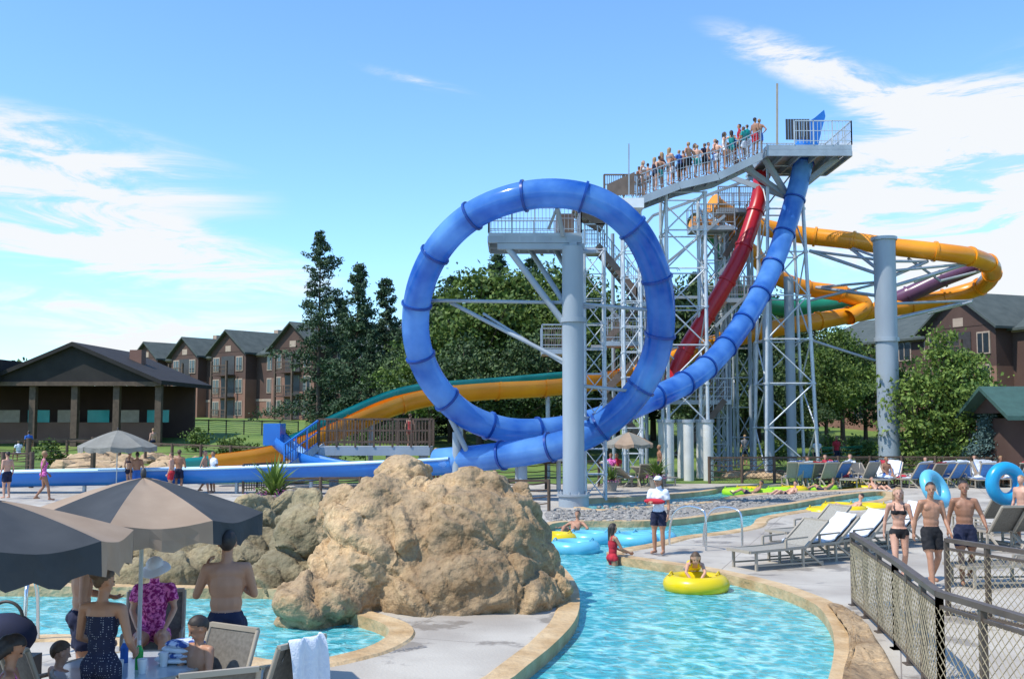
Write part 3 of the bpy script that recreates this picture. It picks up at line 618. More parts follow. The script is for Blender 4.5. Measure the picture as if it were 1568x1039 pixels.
pts=cr([W(*d) for d in((1062,345,55),(1100,352,55.5),(1150,385,56),(1180,418,57),(1230,440,57.5),(1290,450,57.5),(1325,468,57.5),(1300,486,57))],8); mb=MB('orange_tube_slide'); mb.tube(pts,.44,orange,n=14); flanges(mb,pts,2,.5,orange); mb.build()
# ------------------------------------------------------------------ steel towers
def lattice(mb,c,h,z0,z1,step,r,mat,ht=None,br=.45,dbl=True):
    ht=ht or h; n=max(1,round((z1-z0)/step))
    def cor(k,t):
        q=h+(ht-h)*t; s=((-1,-1),(1,-1),(1,1),(-1,1))[k]; return V(c[0]+s[0]*q,c[1]+s[1]*q,z0+(z1-z0)*t)
    for k in range(4):
        mb.cyl(cor(k,0),cor(k,1),r,mat,n=6)
        for i in range(n):
            a,b=i/n,(i+1)/n; k2=(k+1)%4
            mb.cyl(cor(k,b),cor(k2,b),r*br,mat,n=5,cap=False)
            if i%2 or dbl: mb.cyl(cor(k,a),cor(k2,b),r*br,mat,n=5,cap=False)
            if not i%2 or dbl: mb.cyl(cor(k2,a),cor(k,b),r*br,mat,n=5,cap=False)
            q=cor(k,b); mb.cyl(q-UP*.05,q+UP*.05,r*1.5,mat,n=6)
def rail(mb,pts,h,mat,sp=1.2,bal=None,mid=2,w=.05,bm=None):
    pts=[Vector(p) for p in pts]
    for a,b in zip(pts,pts[1:]):
        mb.bar(a+UP*h,b+UP*h,w,w,mat)
        for i in range(mid): mb.bar(a+UP*h*(i+.4)/(mid+.4),b+UP*h*(i+.4)/(mid+.4),w*.6,w*.6,mat)
        n=max(1,round((b-a).length/sp))
        for i in range(n+1): p=a.lerp(b,i/n); mb.bar(p,p+UP*h,w,w,mat)
        if bal:
            n=int((b-a).length/bal)
            for i in range(n): p=a.lerp(b,(i+.5)/n); mb.bar(p+UP*.08,p+UP*h,w*.4,w*.4,bm or mat)
def deckbox(mb,p0,p1,wd,th,mat):
    vs=[p0,p1,p1+V(0,wd,0),p0+V(0,wd,0)]; vs=vs+[v-UP*th for v in vs]
    mb.add(vs,[(0,1,2,3),(7,6,5,4),(0,4,5,1),(1,5,6,2),(2,6,7,3),(3,7,4,0)],mat)
mb=MB('slide_tower')
mb.part('top_platform')
zt=W(1230,234,50).z; xa=W(1163,234,50).x; xb=W(1289,234,50).x
mb.box(((xa+xb)/2,50.6,zt-.11),(xb-xa,4.2,.22),steel); mb.bar(V(xa,48.55,zt-.38),V(xb,48.55,zt-.38),.12,.3,steel); mb.bar(V(xa,52.6,zt-.38),V(xb,52.6,zt-.38),.12,.3,steel)
for i in range(6):
    x=xa+(xb-xa)*i/5; mb.bar(V(x,48.6,zt-.4),V(x,52.6,zt-.4),.1,.25,psteel)
rail(mb,[V(xa+1.3,48.5,zt),V(xb,48.5,zt),V(xb,52.6,zt),V(xa,52.6,zt)],1.15,wsteel,1.0,.16)
for i in range(9):
    p=W(1203+i*4.1,233,49.2); mb.bar(V(p.x,48.9,zt+.35),V(p.x,48.9,zt+1.35),.11,.02,darkm)
mb.bar(W(1190,235,49),W(1190,128,49),.09,.09,tanfr); mb.bar(W(963,300,48),W(963,220,48),.06,.06,steel)
cb=W(1208,330,51)
for dx,dy in((-1.6,-1.8),(1.9,-1.8),(-1.6,1.8),(1.9,1.8),(-3,-1.5),(-3,1.5)):
    mb.bar(V(cb.x,cb.y,zt-2.0),V(cb.x+dx,cb.y+dy,zt-.45),.22,.25,psteel)
mb.part('walkway')
wp=[W(x,y,48.3) for x,y in walk_pts]
for a,b in zip(wp,wp[1:]):
    deckbox(mb,a,b,1.7,.12,steel); mb.bar(a-UP*.2,b-UP*.2,.1,.34,psteel); mb.bar(a+V(0,1.7,-.2),b+V(0,1.7,-.2),.1,.34,psteel)
    n=int((b-a).length/.5)
    for i in range(n): q=a.lerp(b,(i+.5)/n); mb.bar(q-UP*.2,q+V(0,1.7,-.2),.06,.1,steel)
rail(mb,wp,1.05,steel,.9,.14,w=.045,bm=steel); rail(mb,[p+V(0,1.7,0) for p in wp],1.05,steel,.9,.14,w=.045,bm=steel)
a=W(880,305,48.5);b=W(985,303,48.5); deckbox(mb,a,b,3,.2,steel)
rail(mb,[W(925,303,48.3),W(985,303,48.3)],1.1,brownp,.8,.1,w=.07)
mb.add([W(930,300,48.25),W(972,298,48.25),W(972,263,48.25),W(930,282,48.25)],[(0,1,2,3)],brownp)
mb.box(W(968,313,47.8),(1.0,.8,.45),white)
mb.part('columns')
ca=W(1051,640,49.5)
lattice(mb,(ca.x,49.9),.92,2.7,13.6,1.7,.085,wsteel,dbl=False); lattice(mb,(W(1098,640,54).x,54.4),.5,.2,13.8,1.4,.07,wsteel)
for s1 in(-1,0,1):
    for s2 in(-1,1): mb.cyl((ca.x+s1*.92,49.9+s2*.92,0),(ca.x+s1*.92,49.9+s2*.92,2.75),.24,whitec,n=14); mb.cyl((ca.x+s1*.92,49.9+s2*.92,2.7),(ca.x+s1*.92,49.9+s2*.92,2.85),.3,steel,n=14)
cb=W(1205,640,51); lattice(mb,(cb.x,51.4),1.25,.3,zt-.5,2.1,.09,wsteel,ht=.8,dbl=False)
for dx in(-.35,.35): mb.cyl((cb.x+dx*1.6,52.3,.2),(cb.x+dx*1.6,52.3,10),.25,psteel,n=12)
cc=W(912,640,37.5); lattice(mb,(cc.x,37.9),.36,0,9.0,.9,.045,wsteel,dbl=False); lattice(mb,(W(975,640,47).x,48.6),.4,.1,13,1.2,.06,wsteel,dbl=False)
lattice(mb,(W(1140,640,56).x,56),.45,.3,13,1.6,.07,steel,dbl=False)
for x in (940,990,1022,1100,1118,1150): mb.cyl(XD(x,54,.2),XD(x,54,12.5),.10,psteel)
for x0,y0,x1,y1 in((1000,330,1160,270),(1000,420,1110,330),(940,400,1000,330),(1100,420,1165,350),(930,470,1010,540),(1095,500,1165,430),(905,530,1000,530),(1000,455,1110,455)): mb.bar(W(x0,y0,53),W(x1,y1,53),.1,.14,psteel)
mb.part('stairs')
def flight(x0,y0,x1,y1,Y,w=1.3):
    a=W(x0,y0,Y);b=W(x1,y1,Y); mb.bar(a,b,.06,.3,brownp); mb.bar(a+V(0,w,0),b+V(0,w,0),.06,.3,brownp)
    n=max(3,int(abs(a.z-b.z)/.19))
    for i in range(n): q=a.lerp(b,(i+.5)/n); mb.box(q+V(0,w/2,0),(.28,w,.05),steel)
    rail(mb,[a,b],1.0,steel,1.0,.16,bm=brownp)
def landing(x0,x1,y,Y,w=1.6):
    a=W(x0,y,Y);b=W(x1,y,Y); deckbox(mb,a,b,w,.22,steel); rail(mb,[a,b],1.1,steel,.9,.09,bm=brownp,w=.06)
    rail(mb,[a+V(0,w,0),b+V(0,w,0)],1.1,steel,.9,.13,bm=brownp)
flight(915,375,985,460,49.5); flight(925,345,880,320,49.5); landing(895,930,378,49.5); landing(925,1000,522,49.3); landing(830,865,534,47,2); landing(1112,1168,456,53); landing(1060,1125,345,53); landing(1100,1165,318,53)
flight(985,460,930,520,50.8); flight(1000,525,925,600,49.5); flight(1110,460,1060,520,53); flight(1160,318,1110,392,53.5); landing(975,1010,462,49.5); flight(925,600,990,680,50.5); landing(985,1120,612,53); flight(1110,612,1040,700,53)
mb.build()
# loop platform & pillar: the pillar carries the deck from below; the loop crosses in front of the deck
PY=34.75
mb=MB('loop_support_pillar')
pc=XD(878,PY); zp=W(820,357,34.7).z
mb.part('column'); mb.cyl(pc,V(pc.x,PY,zp-.45),.36,psteel,n=24); mb.cyl(pc,pc+UP*.35,.5,psteel,n=24); mb.cyl(pc+UP*.35,pc+UP*.42,.56,steel,n=24)
q=W(878,490,PY); mb.cyl(q-UP*.08,q+UP*.08,.44,psteel,n=24)
for i in range(10):
    a=2*math.pi*i/10; mb.cyl(pc+V(.5*math.cos(a),.5*math.sin(a),.42),pc+V(.5*math.cos(a),.5*math.sin(a),.5),.03,steel,n=6)
mb.part('platform'); x0=W(748,352,34.7).x; x1=W(890,352,34.7).x
mb.box(((x0+x1)/2,35.8,zp-.05),(x1-x0,2.4,.1),steel)
for yy in(34.65,35.8,36.95): mb.bar(V(x0,yy,zp-.22),V(x1,yy,zp-.22),.1,.24,psteel)
mb.bar(V(x0+.3,PY,zp-.45),V(x1+.1,PY,zp-.45),.25,.2,psteel); mb.bar(V(pc.x,34.5,zp-.42),V(pc.x,37,zp-.42),.25,.2,psteel)
for i in range(7): x=x0+(x1-x0)*i/6; mb.bar(V(x,34.6,zp-.2),V(x,37,zp-.2),.06,.18,steel)
rail(mb,[V(x0,34.65,zp),V(x1,34.65,zp),V(x1,36.95,zp),V(x0,36.95,zp),V(x0,34.65,zp)],.85,steel,.75,.12,w=.04,bm=steel)
mb.box((x1-.5,35.6,zp+.42),(.6,.5,.75),brownp)
mb.part('braces')
def br(a,b,r=.07): mb.cyl(a,b,r,psteel,n=8)
q=lambda x,y,Y=PY:W(x,y,Y)
br(q(772,372,PY),q(868,500),.11); br(q(805,372,36.2),q(868,470),.09); br(q(655,460,36.4),q(868,463),.06); br(q(690,463,36.3),q(868,555),.07); br(q(868,463),q(1000,475,35),.06)
br(q(845,372,36.5),q(872,420),.09); br(q(885,590),q(985,600,35.9),.06); br(q(740,480,36),q(868,560),.05); br(q(690,640,38),q(715,690,38),.1); br(q(853,318,33.7),q(862,360,PY-.2),.08); br(q(853,318,33.7),q(840,350,PY-.1),.05)
br(q(885,385),q(910,385,37.5),.08); br(q(890,470),q(910,470,37.5),.06); br(q(890,640),q(910,640,37.5),.06)
mb.build()
mb=MB('slide_support_pillar'); pc=XD(1361,50.6,.3); ztp=W(1361,368,50.6).z
mb.cyl(pc-UP*.2,V(pc.x,pc.y,ztp),.52,psteel,n=24); mb.cyl(V(pc.x,pc.y,ztp),V(pc.x,pc.y,ztp+.15),.62,steel,n=24); mb.cyl(V(pc.x,pc.y,6.6),V(pc.x,pc.y,6.8),.6,steel,n=24)
P0=lambda y:W(1361,y,50.6)
for x,y,Y,ys in((1240,384,54,425),(1250,440,57,455),(1480,404,53,440),(1488,460,57,490),(1420,400,52.5,425),(1300,378,54,425)):
    mb.cyl(P0(ys),W(x,y,Y),.09,steel,n=8); mb.cyl(P0(ys-25),W(x,y,Y),.07,steel,n=8)
for x0,y0,x1,y1,Y in((1400,432,1480,404,53),(1390,395,1440,430,53),(1440,430,1500,415,54),(1240,520,1340,552,52),(1240,460,1340,435,54),(1420,480,1488,462,56)): mb.cyl(W(x0,y0,Y),W(x1,y1,Y),.07,steel,n=8)
mb.build()
# ------------------------------------------------------------------ trees
def leaves(cen,rad,n,size,rs,flat=.6):
    c=cen+rs.normal(0,1,(n,3))*np.array(rad)
    a=rs.normal(0,1,(n,3)); a/=np.linalg.norm(a,axis=1)[:,None]; b=np.cross(a,rs.normal(0,1,(n,3))); b/=np.linalg.norm(b,axis=1)[:,None]
    s=size*(.6+.8*rs.random(n))[:,None]
    return np.stack([c-a*s,c-b*s*flat,c+a*s,c+b*s*flat],1)
def treeobj(mb,quads,mat):
    q=np.concatenate(quads); n=len(q); vs=q.reshape(-1,3).tolist(); fs=[(4*i,4*i+1,4*i+2,4*i+3) for i in range(n)]
    mb.add(vs,fs,mat); return mb
def decid(name,H,Rc,seed,mat,loc,rz=0,nc=70,per=110,leaf=.16,base=.28,clr=.13,sc=1):
    rs=np.random.RandomState(seed); mb=MB(name); mb.cyl((0,0,-.1),(0,0,H*.55),H*.022,bark,H*.012,n=8); mb.cyl((0,0,H*.55),(.1,.1,H*.9),H*.012,bark,H*.004,n=6)
    Q=[]
    for i in range(nc):
        d=rs.normal(0,1,3); d/=np.linalg.norm(d); rr=rs.random()**.4
        t=d*rr; w=1-.45*max(0,t[2]); c=np.array([t[0]*Rc*w,t[1]*Rc*w,H*(base+(1-base)*(.5+.46*t[2]))])
        c[:2]*=(.55+.8*rs.random()); r=H*clr*(.35+.8*rs.random())*.5
        Q.append(leaves(c,(r,r,r*.6),per,leaf,rs))
        if i%3==0: mb.cyl((0,0,c[2]*.6),tuple(c),H*.006,bark,.02,n=5,cap=False)
    treeobj(mb,Q,mat); return mb.build(loc=loc,rz=rz,scale=sc)
def conif(name,H,Rc,seed,mat,loc,base=.12,leaf=.13,per=26,sp=1.0,prof=.75,droop=.15,up=.3):
    rs=np.random.RandomState(seed); mb=MB(name); mb.cyl((0,0,-.2),(0,0,H),H*.013,bark,.02,n=8); Q=[]
    z=H*base
    while z<H*.985:
        t=(z/H-base)/(1-base); L0=Rc*(1-t)**prof*(.8+.3*math.sin(z*1.7+seed)); k=int(2+2*rs.random())
        for i in range(k):
            a=rs.random()*6.28; L=L0*(.4+.75*rs.random())+.15; dz=-droop*L+up*L*t+.18*L*(rs.random()-.4)
            e=np.array([math.cos(a)*L,math.sin(a)*L,z+dz]); o=np.array([0,0,z])
            mb.cyl(tuple(o),tuple(e),.035,bark,.012,n=4,cap=False)
            m=max(2,int(L/.3))
            for j in range(1,m+1):
                f=(j/m)**.75; c=o+(e-o)*f; r=.10+.15*L*f*(1.2-f)
                Q.append(leaves(c,(r,r,.09+.035*L),per,leaf,rs,.4))
        z+=H*(.012+.012*rs.random())*(1.4-.8*t)*sp
    treeobj(mb,Q,mat); return mb.build(loc=loc)
def tb(px,Y): p=XD(px,Y); return V(p.x,p.y,terr(p.x,Y))
def topz(py,Y): return W(784,py,Y).z
conif('pine_tree',topz(350,85)-1.7,4.7,3,leafC,tb(487,85),base=.10,per=20,sp=1.05,prof=.8,leaf=.14,up=.45)
c2=conif('spruce_tree',topz(404,80)-1.2,3.5,5,leafC,tb(546,80),base=.04,per=24,leaf=.14,prof=.75,sp=.85)
inst(c2,'spruce_tree',tb(590,86),1.5,.95); inst(c2,'spruce_tree',tb(522,92),2.5,.85); inst(c2,'spruce_tree',tb(612,76),.5,.62); inst(c2,'spruce_tree',tb(568,78),3.5,.62); inst(c2,'spruce_tree',tb(502,88),4.5,.5)
d1=decid('deciduous_tree',12.5,4.8,11,leafA,tb(735,70),nc=100,leaf=.17)
d2=decid('deciduous_tree',11.5,4.6,12,leafB,tb(690,78),nc=90,leaf=.17)
d3=decid('deciduous_tree',12,4.4,13,leafB,tb(1100,76),nc=90,leaf=.17,base=.1)
for px,Y,s,rz,dd in((785,72,1.03,1,d1),(830,76,1.08,2,d2),(660,68,.70,.6,d1),(870,70,.98,3,d1),(710,62,.66,4,d2),(785,62,.6,2.2,d2),(840,64,.7,1.2,d3),(640,74,.64,4,d2),(905,74,.95,4.4,d3),
    (945,78,.98,2,d2),(1000,80,1.0,5,d3),(1050,76,1.0,1.1,d2),(1160,80,.98,.4,d3),(1200,74,.8,2.4,d2),(1250,78,.78,3.3,d3),(1290,74,.66,4.3,d1),(1325,80,.64,5.2,d3),(1080,66,.6,2.2,d3),(1140,66,.58,.9,d2),(1210,66,.5,1.9,d3),(1265,68,.55,3.9,d1),(930,66,.6,.3,d2)):
    inst(dd,'deciduous_tree',tb(px,Y),rz,s,s*R.uniform(.94,1.06))
for px,Y,s in((1120,84,1.0),(1175,86,.9),(760,88,1.12),(815,90,1.1),(690,84,.95),(1070,88,1.0),(650,80,.75)): inst(c2,'spruce_tree',tb(px,Y),px,s)
decid('sapling_tree',7.6,2.0,21,leafY,tb(1448,49.6),nc=90,per=80,leaf=.10,base=.05,clr=.12)
decid('sapling_tree',6.0,1.7,22,leafY,tb(1402,50),nc=60,per=80,leaf=.10,base=.04,clr=.13)
decid('sapling_tree',6.4,1.7,23,leafY,tb(1486,49),nc=60,per=80,leaf=.09,base=.04,clr=.13)
conif('blue_spruce',3.2,1.2,31,leafS,tb(1513,47.6),base=.03,leaf=.07,per=30)
for i,(px,Y) in enumerate(((1330,58),(1310,60),(350,60),(365,62),(80,58),(1545,56),(1270,60),(510,60),(560,62),(300,70),(430,72),(1180,58),(1390,56),(1100,58))):
    decid('shrub',1.6,.9,40+i,leafA,tb(px,Y),nc=14,per=70,leaf=.09,base=.05,clr=.35)
mb=MB('distant_forest'); rs=np.random.RandomState(99); Q=[]
for i in range(120):
    px=rs.uniform(-250,1850); Y=rs.uniform(170,210); p=XD(px,Y); hh=rs.uniform(6,9.5)
    for k in range(4): Q.append(leaves(np.array([p.x+rs.normal()*2,Y,3+hh*(.25+.2*k)]),(2.2-.3*k,2,1.2),60,.5,rs))
treeobj(mb,Q,leafB); mb.build(loc=(0,0,0))
# ------------------------------------------------------------------ buildings
def gable(mb,Fr,s0,s1,n0,n1,z0,h,axis,mat,wall,oh=.5,th=.18):
    O,ux,uy=Fr
    def Pt(s,n,z): return O+ux*s+uy*n+UP*z
    if axis=='s':
        nm=(n0+n1)/2; sl=h/((n1-n0)/2); a0,a1=s0-oh,s1+oh
        for sg,ne in((1,n1+oh),(-1,n0-oh)):
            ze=z0-sl*oh; vs=[Pt(a0,ne,ze),Pt(a1,ne,ze),Pt(a1,nm,z0+h),Pt(a0,nm,z0+h)]; vs+= [v+UP*th for v in vs]
            mb.add(vs,[(0,1,2,3),(7,6,5,4),(0,4,5,1),(1,5,6,2),(3,2,6,7),(0,3,7,4)],mat)
        for a in(s0,s1): mb.add([Pt(a,n0,z0),Pt(a,n1,z0),Pt(a,nm,z0+h)],[(0,1,2)],wall)
    else:
        sm=(s0+s1)/2; sl=h/((s1-s0)/2)
        for se in(s0-oh,s1+oh):
            ze=z0-sl*oh; vs=[Pt(se,n0,ze),Pt(se,n1+oh,ze),Pt(sm,n1+oh,z0+h),Pt(sm,n0,z0+h)]; vs+=[v+UP*th for v in vs]
            mb.add(vs,[(0,1,2,3),(7,6,5,4),(0,4,5,1),(1,5,6,2),(3,2,6,7),(0,3,7,4)],mat)
        mb.add([Pt(s0,n1,z0),Pt(s1,n1,z0),Pt(sm,n1,z0+h)],[(0,1,2)],wall)
def hotel(name,p0,p1,zb,ht,rh,depth,storeys,bays,wcol):
    ux=(p1-p0); ux.z=0; L=ux.length; ux.normalize(); uy=V(ux.y,-ux.x,0)
    if uy.y>0: uy=-uy
    Fr=(V(p0.x,p0.y,0),ux,uy); mb=MB(name); sh=ht/storeys
    mb.part('walls'); mb.obox(Fr,0,L,-depth,0,zb-2,zb+sh*.9,wcol); mb.obox(Fr,.0,L,-depth,-.02,zb+sh*.9,zb+ht,wallb)
    mb.part('roof'); gable(mb,Fr,0,L,-depth,0,zb+ht,rh,'s',roofg,wallb)
    def win(s,n,z,w,h):
        mb.part('windows'); mb.obox(Fr,s-w/2-.12,s+w/2+.12,n-.1,n+.05,z-.12,z+h+.12,trimw); mb.obox(Fr,s-w/2,s+w/2,n,n+.08,z,z+h,glass); mb.obox(Fr,s-.04,s+.04,n,n+.11,z,z+h,trimw)
    bayr=[]
    for b in bays:
        s0,s1,out=b; bayr.append((s0,s1)); mb.part('walls'); mb.obox(Fr,s0,s1,-.5,out,zb-2,zb+ht*.62,wallt); mb.obox(Fr,s0+.01,s1-.01,-.5,out-.03,zb+ht*.62,zb+ht+.3,wallb)
        mb.part('roof'); gable(mb,Fr,s0,s1,-depth/2,out,zb+ht+.3,(s1-s0)*.36,'n',roofg,wallb)
        sm=(s0+s1)/2
        for k in range(storeys):
            z=zb+k*sh+.7; win(s0+1.1,out,z,1.0,1.4); win(s1-1.1,out,z,1.0,1.4)
            mb.part('balconies'); mb.obox(Fr,sm-1.2,sm+1.2,out+.0,out+.03,z-.5,z+1.6,darkm); mb.obox(Fr,sm-1.4,sm+1.4,out+.01,out+1.2,z-.65,z-.5,wallb)
            rail(mb,[Fr[0]+ux*(sm-1.4)+uy*(out+1.15)+UP*(z-.5),Fr[0]+ux*(sm+1.4)+uy*(out+1.15)+UP*(z-.5)],1.0,woodp,1.4,.25,w=.09)
        mb.part('balconies')
        for q in(-1.4,1.4): mb.obox(Fr,sm+q-.1,sm+q+.1,out+1.05,out+1.25,zb-1,zb+ht*.9,woodp)
        mb.part('windows'); mb.obox(Fr,sm-.5,sm+.5,out-.03,out+.02,zb+ht+.35,zb+ht+1.0,trimw)
    s=1.5
    while s<L-1:
        if not any(a-.8<s<b+.8 for a,b in bayr):
            for k in range(storeys): win(s,0,zb+k*sh+.7,1.2,1.4)
        s+=2.9
    mb.part('trim'); mb.obox(Fr,0,L,0,.06,zb+ht-.3,zb+ht-.08,trimw); mb.obox(Fr,0,L,0,.05,zb+sh*.88,zb+sh*.98,trimw)
    for k in range(4): s=L*(k+.5)/4; mb.part('roof_vents'); mb.obox(Fr,s-.4,s+.4,-depth/2-1,-depth/2-.3,zb+ht+rh*.5,zb+ht+rh+.9,wallc)
    return mb.build()
hotel('hotel_building',XD(205,132),XD(640,100),2.6,7.4,2.6,14,3,[(2,7,1.2),(10,15.5,1.2),(18.5,25,1.5),(30,37,1.8)],wallt)
hotel('hotel_building',XD(1235,98),XD(1760,66),2.2,7.2,2.7,14,3,[(17,24,1.6),(28.5,37,1.6)],wallt)
mb=MB('pavilion'); ux=V(1,0,0); Fr=(XD(-60,74),ux,V(0,-1,0)); Wd=XD(240,74).x-XD(-60,74).x
mb.part('roof'); ze=topz(585,74); gable(mb,Fr,XD(-20,74).x-Fr[0].x,Wd,-12,0,ze,topz(530,74)-ze,'n',roofd,roofd,oh=.4,th=.3); mb.obox(Fr,-20,XD(-20,74).x-Fr[0].x+1,-10,1,ze,ze+1.6,roofd)
mb.part('fascia'); mb.obox(Fr,-20,Wd+.3,-.1,.15,ze-.25,ze+.05,woodp)
mb.part('back_wall'); mb.obox(Fr,-20,Wd,-9,-8.6,0,ze,wallb)
mb.part('posts')
for i in range(7): s=-4+(Wd+4)*i/6; mb.obox(Fr,s-.22,s+.22,-.6,-.16,0,ze,woodp)
mb.part('counter'); mb.obox(Fr,0,Wd-1,-4,-3.4,0,2.6,wallt)
for i in range(6): mb.obox(Fr,1+i*2.2,2.6+i*2.2,-3.38,-3.3,2.6,3.5,teal if i%2 else trimw)
mb.part('cupola'); mb.obox(Fr,Wd*.72,Wd*.72+.9,-6,-5,ze+1,topz(534,78),wallt)
mb.build()
mb=MB('snack_kiosk'); Fr=(XD(1562,44),V(1,0,0),V(0,-1,0)); gr_=M('green_roof',(.035,.085,.07),.8,var=.2); mb.part('walls'); mb.obox(Fr,.3,5,-4,0,0,2.9,wallb); mb.part('roof'); gable(mb,Fr,-.2,5,-4,0,topz(632,44),1.0,'s',gr_,wallb,oh=.6); mb.build()
# ------------------------------------------------------------------ fences
def postfence(name,pts,h,sp,mat,r=.06,ropes=3,net=False,top=True):
    mb=MB(name); pts=resample([Vector(p) for p in pts],sp)
    for p in pts: mb.cyl(p-UP*.1,p+UP*h,r,mat,n=7)
    for a,b in zip(pts,pts[1:]):
        for k in range(ropes):
            z=h*(.25+.65*k/max(1,ropes-1)); sag=.06; m=(a+b)/2+UP*(z-sag); mb.tube(cr([a+UP*z,m,b+UP*z],4),.018,mat,n=4)
        if top: mb.bar(a+UP*h*.95,b+UP*h*.95,.05,.08,mat)
        if net:
            L=(b-a).length; n=int(L/.22)
            for i in range(-int(h/.22),n):
                for sg in(0,1):
                    t0,t1=i*.22/L,(i*.22+h*.9)/L
                    z0,z1=0.05,h*.92
                    u0=max(0,t0);u1=min(1,t1)
                    if u1<=u0: continue
                    zz=lambda u:(z0+(z1-z0)*(u-t0)/(t1-t0)); A=(zz(u0),zz(u1))
                    if sg: A=(h*.97-A[0],h*.97-A[1])
                    mb.bar(a.lerp(b,u0)+UP*A[0],a.lerp(b,u1)+UP*A[1],.012,.012,mat)
    return mb.build()
def tl(lst):
    o=[]
    for px,Y in lst: p=XD(px,Y); o.append(V(p.x,Y,terr(p.x,Y)))
    return o
def dens(lst):
    o=[]
    for a,b in zip(lst,lst[1:]):
        for i in range(6): o.append(a.lerp(b,i/6))
    o.append(lst[-1]); return [V(p.x,p.y,terr(p.x,p.y)) for p in o]
postfence('wooden_fence',dens(tl([(-80,62),(120,64),(260,60),(440,56)])),1.25,2.2,woodp,.09,3)
postfence('metal_fence',dens(tl([(60,84),(200,88),(480,84)])),1.2,1.6,blackm,.05,6)
postfence('rope_fence',dens(tl([(-60,50),(80,52),(200,54)])),1.9,3,woodp,.13,4)
postfence('rope_fence',[XD(-80,44),XD(40,44),XD(90,44)],1.5,1.2,woodp,.1,6)
postfence('rope_fence',[XD(640,43),XD(760,42),XD(870,43),XD(920,45)],1.15,1.1,woodp,.06,4)
postfence('rope_fence',[XD(1085,47),XD(1240,47.5),XD(1400,48),XD(1640,46)],1.2,1.5,woodp,.07,4,net=True)
postfence('rope_fence',[XD(430,34),XD(540,34.5),XD(640,34),XD(700,33),XD(850,33)],1.0,1.3,woodp,.055,4)
postfence('wooden_fence',dens(tl([(1240,57),(1400,60),(1570,60)])),1.2,1.8,greent,.05,5)
def netfence(name,pts,h=1.1,sp=.95):
    mb=MB(name); mb.part('frame'); P=[Vector(p) for p in pts]
    for a,b in zip(P,P[1:]):
        L=(b-a).length; n=max(1,round(L/sp)); mb.bar(a+UP*h,b+UP*h,.09,.06,fencem); mb.bar(a+UP*.1,b+UP*.1,.05,.05,fencem); mb.bar(a+UP*(h-.13),b+UP*(h-.13),.04,.04,fencem)
        for i in range(n+1): p=a.lerp(b,i/n); mb.bar(p,p+UP*(h-.02),.065,.065,fencem); mb.box(p+UP*.01,(.14,.14,.02),fencem)
    mb.part('netting')
    for a,b in zip(P,P[1:]):
        L=(b-a).length; u=(b-a)/L; g=.11; z0,z1=.12,h-.14; H_=z1-z0; nrm=u.cross(UP)*.03
        k=-int(H_/g)-1
        while k*g<L:
            for sg in(0,1):
                s0,s1=k*g,k*g+H_; c0,c1=max(0,s0),min(L,s1)
                if c1-c0>.01:
                    za,zb=z0+(c0-s0),z0+(c1-s0)
                    if sg: za,zb=z0+z1-za,z0+z1-zb
                    o=nrm*(1+.1*sg); A=a+u*c0+UP*za+o; Bp=a+u*c1+UP*zb+o
                    m=A.lerp(Bp,.5)+Vector((R.uniform(-1,1)*.006,R.uniform(-1,1)*.006,R.uniform(-1,1)*.014)); mb.cyl(A,m,.0055,netm,n=4,cap=False); mb.cyl(m,Bp,.0055,netm,n=4,cap=False)
            k+=1
    return mb.build()
fz=lambda px,py,z=1.1:V(G(px,py,z).x,G(px,py,z).y,0)
netfence('netting_fence',[fz(1305,817),fz(1370,858),fz(1438,908),fz(1580,950),fz(1700,990)])
netfence('netting_fence',[fz(1449,826),fz(1580,846),fz(1720,866)])
